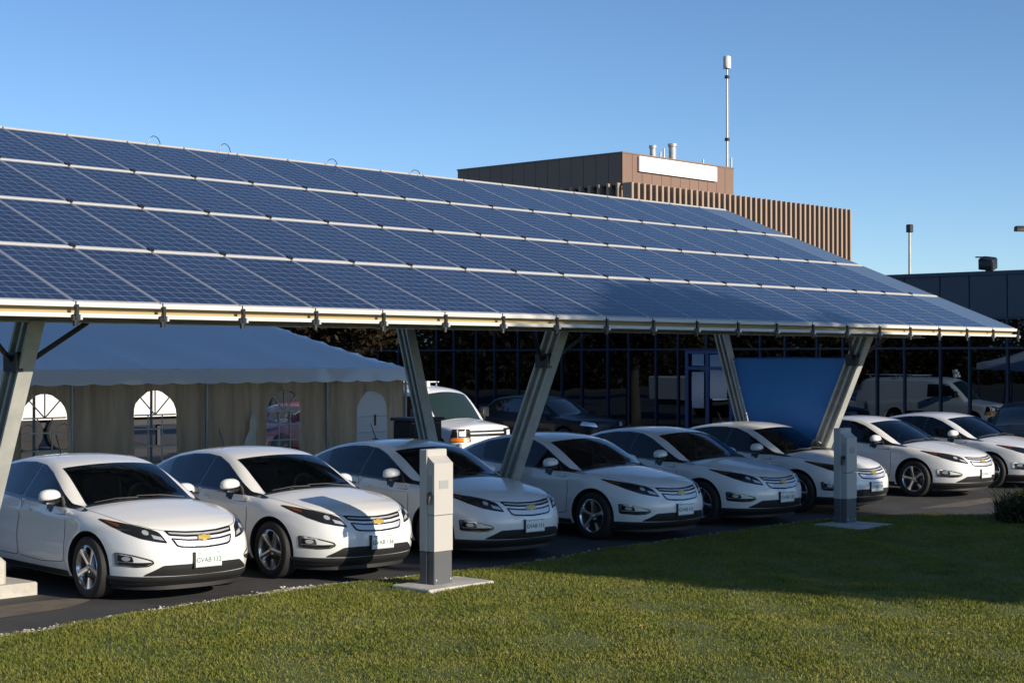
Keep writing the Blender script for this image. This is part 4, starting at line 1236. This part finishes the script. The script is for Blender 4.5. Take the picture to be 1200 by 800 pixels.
van = empty('delivery_van', (19.75, 14.1, 0), HEAD, 'white full-size van with amber front lamps and a roof beacon, parked beside the tent', 'van')
sk = shell(VAN, ((-4.2, .2), (-.5, .5), (.6, .95)), (100, 20, 10), van, M_white, .40)
def P_(mode, poly, name, ms, off=.005, root=van, step=.06, sub=None):
    return sk.patch(mode, smooth_poly(poly, .03), off, step=step).build(name, ms, sub or root, 40)
ws = [(-.22, .74), (-.17, .4), (-.15, 0), (-.17, -.4), (-.22, -.74), (-.93, -.70), (-.87, -.3), (-.86, 0), (-.87, .3), (-.93, .70)]
M_vglass = mat('van_windscreen', (.018, .034, .036), rough=.08, spec=.3)
P_('top', ws, 'windscreen', M_vglass)
for s, mode in ((-1, 'right'), (1, 'left')):
    P_(mode, [(-.55, 1.28), (-.95, 1.72), (-1.05, 1.80), (-1.62, 1.82), (-1.62, 1.25)], 'side_window', M_dark_glass)
    dr = P_(mode, [(-.42, .42), (-.40, 1.2), (-.92, 1.80), (-1.06, 1.88), (-1.70, 1.90), (-1.70, .42)], 'door', M_white, .0025)
    P_(mode, [(-1.66, 1.08), (-1.50, 1.08), (-1.50, 1.13), (-1.66, 1.13)], 'handle', M_trim, .02, sub=dr)
    P_(mode, [(-1.75, .62), (-1.75, .70), (-2.95, .70), (-2.95, .62)], 'side_moulding', M_plastic, .012)
    P_('front', [(s * .54, .64), (s * .56, .98), (s * .93, .98), (s * .96, .64)], 'headlight', M_lamp, .006)
    hl = [c for c in van.children if c.name.startswith('headlight')][-1]
    P_('front', [(s * .68, .79), (s * .68, .93), (s * .84, .93), (s * .84, .79)], 'reflector', mat('bright_reflector', (.80, .80, .78), .2), .012, sub=hl)
    P_('front', [(s * .58, .655), (s * .58, .76), (s * .94, .76), (s * .95, .655)], 'indicator', mat('orange_lens', (.80, .22, .02), .25), .012)
    m_ = MB(); m_.bbox(-.10, .06, -.13, .13, -.12, .14, .03, M=Matrix.Translation((-.62, s * 1.16, 1.36))); m_.bar((-.6, s * .95, 1.3), (-.62, s * 1.1, 1.33), .04, .06)
    m_.build('mirror', M_trim, van, 40)
P_('front', [(-.58, .78), (-.58, .94), (.58, .94), (.58, .78)], 'grille', M_trim, .004)
P_('front', [(-.56, .85), (-.56, .885), (.56, .885), (.56, .85)], 'grille_bar', M_white, .02, sub=[c for c in van.children if c.name.startswith('grille')][-1])
b_ = MB(); b_.bbox(.76, .97, -.98, .98, .42, .62, .04); b_.build('bumper', mat('van_bumper', (.55, .55, .54), .5), van, 40)
rk = MB()
for x in (-2.3, -3.3, -4.3): rk.tube([(x, -.86, 2.06), (x, -.86, 2.17), (x, .86, 2.17), (x, .86, 2.06)], .02, 6)
for y in (-.86, .86): rk.tube([(-2.2, y, 2.17), (-4.5, y, 2.17)], .02, 6)
rk.build('roof_rack', mat('rack_white', (.6, .6, .6), .4), van, 40)
bc = MB(); bc.bbox(-1.32, -1.12, -.62, -.46, 2.06, 2.17, .02); bc.lathe([(.06, 2.17), (.065, 2.26), (.04, 2.30), (0, 2.31)], 14, 'z', 0, (-1.22, -.54, 0))
bc.prism([(-1.42, 2.12), (-1.30, 2.18), (-1.34, 2.40), (-1.46, 2.36)], 'y', -.80, -.56); bc.bbox(-1.30, -1.16, -.34, -.24, 2.06, 2.22, .03)
bc.build('beacon', mat('beacon_white', (.80, .79, .76), .4), van, 40)
van.scale = (.92, .94, .90)
simple_wheels(van, VAN, .84, .37, mat('steel_rim', (.45, .45, .46), .4, metal=.5))
def suv(loc, rz, col, label, pmname):
    global sk
    pm = mat(pmname, col, rough=.3, spec=.15, coat=.12)
    r = empty('parked_car', (loc[0], loc[1], 0), rz, label, 'car', 'other parked cars')
    sk = shell(SUV, ((-3.0, .2), (-.45, .45), (.5, .8)), (50, 14, 6), r, pm, .36)
    P_('top', [(-.36, .66), (-.28, 0), (-.36, -.66), (-1.16, -.60), (-1.08, 0), (-1.16, .60)], 'windscreen', M_dark_glass, root=r, step=.09)
    for s, mode in ((-1, 'right'), (1, 'left')):
        P_(mode, [(-.62, 1.10), (-1.15, 1.48), (-1.5, 1.55), (-2.6, 1.54), (-3.2, 1.40), (-3.35, 1.16)], 'side_window', M_dark_glass, root=r, step=.09)
        P_('front', [(s * .42, .74), (s * .46, .86), (s * .74, .92), (s * .80, .80)], 'headlight', mat('bright_lamp', (.72, .74, .76), .12, metal=.6), root=r, step=.05)
        m_ = MB(); m_.bbox(-.06, .06, -.10, .10, -.07, .08, .03, M=Matrix.Translation((-.75, s * 1.0, 1.12))); m_.bar((-.75, s * .85, 1.06), (-.75, s * .95, 1.08), .05, .05); m_.build('mirror', pm, r, 40)
    P_('front', [(-.40, .62), (-.42, .84), (.42, .84), (.40, .62)], 'grille', M_trim, root=r, step=.06)
    P_('front', [(-.60, .34), (-.60, .50), (.60, .50), (.60, .34)], 'air_intake', M_plastic, root=r, step=.06)
    r.scale = (1, 1, .90)
    simple_wheels(r, SUV, .80, .35, M_alloy)
    return r
suv((26.4, 15.9), HEAD, (.010, .011, .014), 'black car parked by the glass building behind the middle slanted post', 'black_paint')
suv((27.4, 3.55), R(200), (.012, .012, .013), 'black car at the right frame edge beside the glass front', 'black_paint')
red = copy_tree(car0)
M_red = mat('red_paint', (.42, .02, .03), rough=.3, coat=.9)
red.location = (16.9, 18.6, 0); red.rotation_euler = (0, 0, R(190)); red['group'] = 'other parked cars'; red['label'] = 'red car seen through the arched tent window nearest the door'
def repaint(o):
    if o.type == 'MESH':
        for sl in o.material_slots:
            if sl.material == M_white: sl.link = 'OBJECT'; sl.material = M_red
    for ch in o.children: repaint(ch)
repaint(red)
for ch in list(red.children):
    if ch.name.startswith('licence_plate'):
        for l in list(ch.children): bpy.data.objects.remove(l)
        bpy.data.objects.remove(ch)
# white box trailer standing in the sun behind the tent
tr = empty('box_trailer', (17.2, 27.6, 0), 0, 'low white box trailer standing in sunshine behind the tent windows', 'trailer')
b_ = MB(); b_.bbox(-3.0, 3.4, -1.25, 1.25, .86, 1.80, .04); b_.build('box', mat('trailer_white', (.78, .77, .74), .5), tr, 30)
b_ = MB(); b_.box(-2.9, 3.3, -1.0, 1.0, .62, .85); b_.build('chassis', M_dksteel, tr)
for x in (-1.9, -.8):
    for s in (-1, 1):
        w = MB(); w.lathe([(0, -.14), (.22, -.13), (.24, -.15), (.46, -.15), (.5, -.1), (.5, .1), (.46, .14), (0, .14)], 24, 'y', 0, (x, s * 1.05, .5)); w.build('wheel', M_rubber, tr, 35)
b_ = MB()
for s in (-.8, .8): b_.bar((2.6, s, 0), (2.6, s, .8), .1, .1)
b_.build('landing_leg', M_dksteel, tr)

cab = empty('utility_cabinet', (10.5, 6.2, 0), 0, 'black utility cabinet standing between the tent and the white van', 'cabinet')
b_ = MB(); b_.bbox(-.36, .36, -.22, .22, .08, 1.52, .02); b_.build('housing', M_trim, cab, 30)
b_ = MB(); b_.bbox(-.40, .40, -.26, .26, 1.52, 1.57, .015); b_.build('lid', M_dksteel, cab, 30)
for sx in (-.17, .17):
    b_ = MB(); b_.bbox(sx - .16, sx + .16, -.235, -.222, .14, 1.46, .004); d_ = b_.build('door', M_plastic, cab, 30)
    b_ = MB(); b_.tube([(sx * .25, -.25, .75), (sx * .25, -.25, .92)], .012, 6); b_.build('handle', M_galv, d_, 30)
b_ = MB(); b_.bbox(-.42, .42, -.28, .28, -.02, .08, .01); b_.build('plinth', M_conc, cab, 30)
# ------------------------------------------------------------------ low glass-fronted building on the right
GX, GZ = 33.0, 4.92
glass_b = empty('glass_building', (GX + 8, 14, 0), 0, 'low flat-roofed building with dark blue mirror glass front on the right', 'building')
def mirror_glass():
    m = mat('mirror_glass', (.066, .090, .122), rough=.012, metal=1.0)
    t = m.node_tree; b = t.nodes['Principled BSDF']
    tc = nn(t, 'ShaderNodeTexCoord'); nz = nn(t, 'ShaderNodeTexNoise', i_Scale=.55, i_Detail=1.0); t.links.new(tc.outputs['Object'], nz.inputs['Vector'])
    bp = nn(t, 'ShaderNodeBump', i_Strength=.25, i_Distance=.02); t.links.new(nz.outputs['Fac'], bp.inputs['Height']); t.links.new(bp.outputs[0], b.inputs['Normal'])
    return m
M_mir = mirror_glass()
M_clad = mat('slate_cladding', (.045, .068, .098), rough=.4)
M_mull = mat('blue_mullion', (.011, .024, .058), rough=.35)
M_cop = mat('coping_blue', (.035, .06, .11), rough=.4)
Y_ = -7.3; ys = [Y_]; k = 0
while Y_ < 44: Y_ += (1.11, .88)[k % 2]; k += 1; ys.append(Y_)
DOORY = (12.6, 14.5)
core = MB(); core.box(GX + .09, GX + 16, ys[0] + .02, ys[-1] - .02, 0, GZ - .05); put(core, 'wall', mat('building_core', (.09, .10, .11), .6), glass_b)
rfm = MB(); rfm.box(GX + .02, GX + 16.1, ys[0], ys[-1], GZ - .05, GZ - .01); put(rfm, 'roof', mat('roof_gravel', (.22, .22, .21), .9), glass_b)
for a0, b0 in zip(ys[:-1], ys[1:]):
    w = MB()
    tl_ = random.uniform(-.004, .004)
    for z0, z1 in ((.32, 2.80), (2.86, 3.60)):
        w.add([(GX + .03 + tl_, a0 + .03, z0), (GX + .03 - tl_, b0 - .03, z0), (GX + .03 - tl_ + .002, b0 - .03, z1), (GX + .03 + tl_ + .002, a0 + .03, z1)], [(0, 1, 2, 3)])
    put(w, 'window_bay', M_mir, glass_b)
    c_ = MB(); c_.box(GX + .0, GX + .05, a0 + .016, b0 - .016, 3.665, GZ - .10); put(c_, 'cladding_panel', M_clad, glass_b)
for y in ys:
    m_ = MB(); m_.box(GX - .03, GX + .06, y - .028, y + .028, 0, 3.63); put(m_, 'mullion', M_mull, glass_b)
for z, h in ((.28, .06), (2.80, .06), (3.60, .06)):
    m_ = MB(); m_.box(GX - .022, GX + .058, ys[0], ys[-1], z, z + h); put(m_, 'transom', M_mull, glass_b)
m_ = MB(); m_.box(GX - .01, GX + .07, ys[0], ys[-1], 0, .28); put(m_, 'plinth', M_cop, glass_b)
m_ = MB(); m_.box(GX - .05, GX + .25, ys[0] - .05, ys[-1], GZ - .10, GZ); put(m_, 'coping', M_cop, glass_b)
M_bluef = mat('door_frame_blue', (.02, .07, .20), rough=.35); M_pale = mat('pale_pane', (.20, .30, .40), rough=.15)
def fy(px): return CAM.y + (GX - CAM.x) * math.tan(R(42.7) - math.atan((px - 600) / 1921.5))
dm = MB(); d0, d1, d2 = fy(858), fy(830), fy(806)
for y in (d0, d1, d2): dm.box(GX - .07, GX - .031, y - .06, y + .06, 0, 2.80)
for z in (2.24, 2.74): dm.box(GX - .068, GX - .033, d0, d2, z - .05, z + .05)
dm.box(GX - .068, GX - .033, d0, d2, 0, .25)
do = put(dm, 'door_frame', M_bluef, glass_b)
for (y0, y1, z0, z1) in ((fy(826), fy(812), 2.32, 2.68), (fy(826), fy(812), 1.0, 2.12), (fy(853), fy(833), 1.3, 2.66)):
    p = MB(); p.box(GX - .050, GX - .040, y0, y1, z0, z1); put(p, 'pane', M_pale, do)
h_ = MB(); hy = d1 + .14; h_.tube([(GX - .09, hy, .95), (GX - .13, hy, 1.0), (GX - .13, hy, 1.4), (GX - .09, hy, 1.45)], .016, 8); put(h_, 'handle', M_chrome, do)
fl = empty('roof_floodlight', (GX + .05, fy(1157), GZ), 0, 'black box floodlight tilted on the roof edge of the low glass building', 'floodlight')
b_ = MB(); b_.box(-.05, .05, -.05, .05, 0, .08); b_.build('bracket', M_trim, fl)
b_ = MB(); b_.bbox(-.17, .17, -.21, .21, 0, .30, .03, M=Matrix.Translation((0, 0, .07)) @ Matrix.Rotation(R(-18), 4, 'Y') @ Matrix.Rotation(R(8), 4, 'X')); b_.bar((-.24, -.22, .36), (-.24, .22, .38), .12, .035); b_.build('housing', M_trim, fl, 40)

# ------------------------------------------------------------------ brown ribbed building far behind
M_brown = mat('brown_cladding', (.20, .125, .090), rough=.55, noise=(.5, .4, (.24, .15, .11)))
M_fin = mat('tan_fin', (.36, .265, .195), rough=.6); M_gap = mat('dark_recess', (.045, .030, .024), rough=.5)
BX, BY, BXE, BZ = 69.8, 49.0, 95.4, 13.3
brown = empty('brown_building', (82, 58, 0), 0, 'brown office block with vertical ribs and a blank white sign on its upper storey', 'building')
b_ = MB(); b_.box(BX + .6, BXE - .05, BY + .6, BY + 24, 0, BZ - .25); put(b_, 'wall', M_gap, brown)
b_ = MB(); b_.box(BX + .3, BXE, BY + .3, BY + 24, BZ - .25, BZ - .12); put(b_, 'roof', M_gap, brown)
n = 42
for i in range(n + 1):
    x = BX + .15 + (BXE - BX - .3) * i / n
    f = MB(); f.bbox(x - .10, x + .10, BY - .15, BY + .62, 0, BZ, .03); put(f, 'rib', M_fin, brown)
for i in range(18):
    y = BY + .9 + i * .75
    f = MB(); f.bbox(BX - .15, BX + .62, y - .10, y + .10, 0, BZ, .03); put(f, 'rib', M_fin, brown)
PX0, PX1, PY0, PZ = 69.1, 81.7, 49.65, 15.22
PX0 = 69.9; 
b_ = MB()
npan = 12
for i in range(npan):
    xa = PX0 + (PX1 - PX0) * i / npan; xb = PX0 + (PX1 - PX0) * (i + 1) / npan
    b_.box(xa + .015, xb - .015, PY0, PY0 + .1, BZ - .12, PZ - .08)
for i in range(14):
    ya = PY0 + .1 + 14.1 * i / 14; yb = PY0 + .1 + 14.1 * (i + 1) / 14
    b_.box(PX0, PX0 + .1, ya + .015, yb - .015, BZ - .12, PZ - .08)
put(b_, 'upper_storey_cladding', M_brown, brown)
b_ = MB(); b_.box(PX0 + .06, PX1 - .03, PY0 + .06, PY0 + 14.2, BZ - .13, PZ - .1); put(b_, 'upper_storey', M_gap, brown)
b_ = MB(); b_.box(PX0 - .03, PX1 + .03, PY0 - .03, PY0 + 14.25, PZ - .09, PZ); put(b_, 'coping', M_brown, brown)
def on_face(px, py, Y):
    """world x,z of a picture point on the plane Y = const"""
    u0, u1 = math.cos(R(42.7)), math.sin(R(42.7))
    lx = (px - 600) / 1921.5; vz = (400 - py) / 1921.5; cp, sp_ = math.cos(R(.575)), math.sin(R(.575))
    fw = cp - vz * sp_; dz = sp_ + vz * cp
    dx = lx * u1 + fw * u0; dx = lx * math.sin(R(42.7)) + fw * math.cos(R(47.3 - 0) ) if False else fw * math.sin(R(47.3)) + lx * math.cos(R(47.3))
    dy = fw * math.cos(R(47.3)) - lx * math.sin(R(47.3))
    t = (Y - CAM.y) / dy
    return CAM.x + dx * t, CAM.z + dz * t
sx0, sz0 = on_face(747, 183, PY0); sx1, sz1 = on_face(838, 213, PY0); _, szt = on_face(838, 195, PY0); _, szb = on_face(747, 201, PY0)
b_ = MB(); b_.bbox(sx0, sx1, PY0 - .18, PY0 - .02, szb, sz0, .02); put(b_, 'sign', mat('sign_white', (.85, .85, .85), .5), brown)
for px, py, r_, dy in ((765, 174, .20, 2.0), (788, 172, .25, 2.2)):
    x, z = on_face(px, py, PY0 + dy)
    b_ = MB(); b_.tube([(x, PY0 + dy, PZ - .1), (x, PY0 + dy, z)], r_, 14); b_.tube([(x, PY0 + dy, z), (x, PY0 + dy, z + .18)], r_ * 1.25, 14); put(b_, 'flue', M_galv, brown, 40)
for px, py, dy in ((778, 174, 1.5), (774, 178, 1.0), (824, 187, .5), (857, 185, .5)):
    x, z = on_face(px, py, PY0 + dy); b_ = MB(); b_.tube([(x, PY0 + dy, PZ - .1), (x, PY0 + dy, z)], .06, 8); put(b_, 'vent_pipe', M_galv, brown, 40)
# aerial mast on that roof
x, z = on_face(852, 66, PY0 + 1.2)
mast = empty('aerial_mast', (x, PY0 + 1.2, PZ - .1), 0, 'tall thin grey mast with a boxy white aerial on top of the brown building', 'mast')
H_ = z - PZ + .1
b_ = MB(); b_.tube([(0, 0, 0), (0, 0, H_ * .55), (0, 0, H_ - .9)], [.085, .075, .06], 8); b_.tube([(.22, 0, 0), (.22, 0, H_ - 1.2)], .018, 5); b_.build('pole', M_galv, mast, 40)
b_ = MB(); b_.bbox(-.22, .22, -.2, .2, H_ - .85, H_, .05); b_.box(-.26, -.22, -.1, .1, H_ - .75, H_ - .1); b_.build('aerial', mat('aerial_grey', (.62, .62, .60), .5), mast, 40)
for zz in (H_ * .28, H_ * .82): 
    b_ = MB(); b_.bbox(-.13, .13, -.13, .13, zz - .1, zz + .1, .02); b_.build('collar', M_dksteel, mast)
# lamp posts beyond the low building
def lamp_post(x, y, z, label, head):
    r = empty('lamp_post', (x, y, 0), 0, label, 'lamp post', 'lamp posts beyond the glass building')
    b_ = MB(); b_.tube([(0, 0, 0), (0, 0, z - .25)], [.09, .055], 10); b_.build('pole', M_galv, r, 40)
    b_ = MB()
    if head == 'box': b_.bbox(-.12, .12, -.12, .12, z - .34, z, .03)
    else:
        b_.tube([(0, 0, z - .4), (-.2, .2, z - .1), (-.75, .8, z)], .035, 8); b_.bbox(-.5, .12, -.14, .14, -.10, .10, .05, M=Matrix.Translation((-.85, .91, z)) @ Matrix.Rotation(R(133), 4, 'Z'))
    b_.build('lamp_head', M_dksteel, r, 40)
x, z = on_face(1066, 263, 21.5); lamp_post(x, 21.5, z, 'slim lamp post with a square head against the sky, left of the floodlight', 'box')
x, z = on_face(1232, 268, 13.0); lamp_post(x, 13.0, z, 'lamp post outside the right edge with only its dark lamp head tip in view', 'arm')

# ------------------------------------------------------------------ vegetation
def leaf_cloud(name, blobs, n, size, mat_, parent=None, droop=0.0):
    """leaf-sized quads filling a set of ellipsoids (cx,cy,cz,rx,ry,rz)"""
    w = np.array([b[3] * b[4] * b[5] for b in blobs]) ** .8; w /= w.sum()
    k = rng.choice(len(blobs), n, p=w); B = np.array(blobs)[k]
    d = rng.normal(size=(n, 3)); d /= np.linalg.norm(d, axis=1)[:, None]
    rad = rng.uniform(0, 1, n) ** .42 * (1 + .18 * np.sin(d[:, 0] * 7 + k) * np.sin(d[:, 2] * 6 + 2 * k))
    P = B[:, :3] + d * B[:, 3:] * rad[:, None]
    a = rng.normal(size=(n, 3)); a[:, 2] -= droop; a /= np.linalg.norm(a, axis=1)[:, None]
    b = np.cross(a, rng.normal(size=(n, 3))); b /= np.linalg.norm(b, axis=1)[:, None]
    s = size * rng.uniform(.6, 1.4, n)[:, None]
    V = np.stack([P - a * s, P + b * s * .45, P + a * s, P - b * s * .45], 1)
    me = bpy.data.meshes.new(name); me.vertices.add(n * 4); me.vertices.foreach_set('co', V.reshape(-1).astype(np.float32))
    me.loops.add(n * 4); me.loops.foreach_set('vertex_index', np.arange(n * 4, dtype=np.int32)); me.polygons.add(n); me.polygons.foreach_set('loop_start', np.arange(0, n * 4, 4, dtype=np.int32))
    me.materials.append(mat_); me.update(calc_edges=True); me.validate()
    return link(name, me, parent)
M_bark = mat('bark', (.07, .055, .04), rough=.9, bump=(14, .8))
M_leafg = blade_mat('leaf_green', [(.02, .035, .008), (.035, .06, .012), (.06, .085, .02), (.09, .10, .025)])
M_leafd = blade_mat('leaf_dull', [(.012, .014, .006), (.022, .018, .008), (.036, .024, .009), (.05, .032, .012)])
M_leafa = blade_mat('leaf_autumn', [(.05, .045, .012), (.10, .065, .018), (.16, .08, .02), (.20, .12, .03)])
def tree(x, y, h, rx, rz, label, mat_, n, size, seed, trunk=.25, group='trees around the car park', extra=()):
    random.seed(seed)
    r = empty('tree', (x, y, 0), 0, label, 'tree', group)
    zc = h - rz
    t = MB(); t.tube([(0, 0, 0), (.05, .02, zc * .4), (-.05, .05, zc * .8), (0, 0, zc + rz * .4)], [trunk, trunk * .8, trunk * .6, trunk * .2], 10)
    blobs = [(0, 0, zc, rx * .72, rx * .72, rz * .8)]
    for i in range(9):
        a0 = i * 2.4; el = random.uniform(-.5, .8); R_ = random.uniform(.50, .72)
        c = (rx * R_ * math.cos(a0) * math.cos(el), rx * R_ * math.sin(a0) * math.cos(el), zc + rz * R_ * math.sin(el))
        blobs.append((*c, rx * .42, rx * .42, rz * .38))
        if i < 6: t.tube([(0, 0, zc * .7), (c[0] * .5, c[1] * .5, (zc * .7 + c[2]) / 2 + .2), c], [trunk * .4, trunk * .25, trunk * .08], 6)
    blobs += list(extra)
    t.build('trunk', M_bark, r, 40)
    leaf_cloud('crown', blobs, n, size, mat_, r)
    return r
# the big tree behind the camera whose shade lies over the middle cars and the lawn
tree(13.6, -25.0, 12.85, 4.9, 3.1, 'large leafy tree behind the camera that shades the middle cars', M_leafg, 40000, .24, 3, .35, extra=[(0, 0, 9.7, 4.6, 4.6, 2.6), (-.3, 0, 7.7, 3.9, 3.9, 2.0), (1.5, 0, 7.4, 3.6, 3.6, 2.2)])
tree(32.9, -30.0, 19.8, 4.6, 2.9, 'unseen tall tree added right of the camera to shade the black car by the glass building', M_leafg, 26000, .26, 5, .4)  # added out of view only to throw shade on the black car
for i, (x, y, h) in enumerate(((6, 36, 9.5), (0, 44, 10), (13, 41, 9.5), (-8, 38, 10), (25.5, 25.6, 6.6))):
    tree(x, y, h, h * .42, h * .36, ['broad autumn tree standing beyond the trailer', 'tall autumn tree left of the others beyond the tent', 'small autumn tree behind the trailer end', 'leftmost autumn tree far behind the tent', 'autumn tree nearest the glass building'][i], M_leafd if i == 4 else M_leafa, 14000 if i == 4 else 8000, .11 if i == 4 else .20, 10 + i)
blobs = []
for i in range(46):
    f_ = i / 45; blobs.append((-95 + 125 * f_ + random.uniform(-3, 3), 62 + 22 * math.sin(f_ * 2.2) + random.uniform(-3, 3), 4.5, 4.2, 4.2, random.uniform(5, 8)))
    blobs.append((-95 + 125 * f_, 64 + 22 * math.sin(f_ * 2.2), 1.5, 3.5, 2.5, 2.5))
tag(leaf_cloud('distant_wood', blobs, 150000, .30, M_leafd), kind='stuff')
# clump of long leaves at the right edge of the lawn
sh = empty('shrub', (15.6, -2.3, 0), 0, 'dark clump of long-leaved shrub at the right edge of the lawn', 'shrub')
n = 1400; th_ = rng.uniform(0, 2 * PI, n); rr = np.sqrt(rng.uniform(0, 1, n)) * .62
Pb = np.stack([15.6 + rr * np.cos(th_), -2.3 + rr * np.sin(th_), np.zeros(n)], 1)
MATS_SHRUB = blade_mat('shrub_leaf', [(.018, .028, .010), (.03, .045, .014), (.05, .06, .02), (.07, .07, .03)])
so = blades('leaves', Pb, .50, .020, MATS_SHRUB, .75)
leaf_cloud('foliage', [(-.1, 0, .24, .55, .5, .26), (.3, -.1, .22, .45, .45, .24), (-.35, .1, .18, .35, .35, .2), (.05, .1, .33, .3, .3, .2)], 7000, .035, MATS_SHRUB, sh)
so.parent = sh; so.matrix_parent_inverse = Matrix.Translation(-Vector(sh.location))
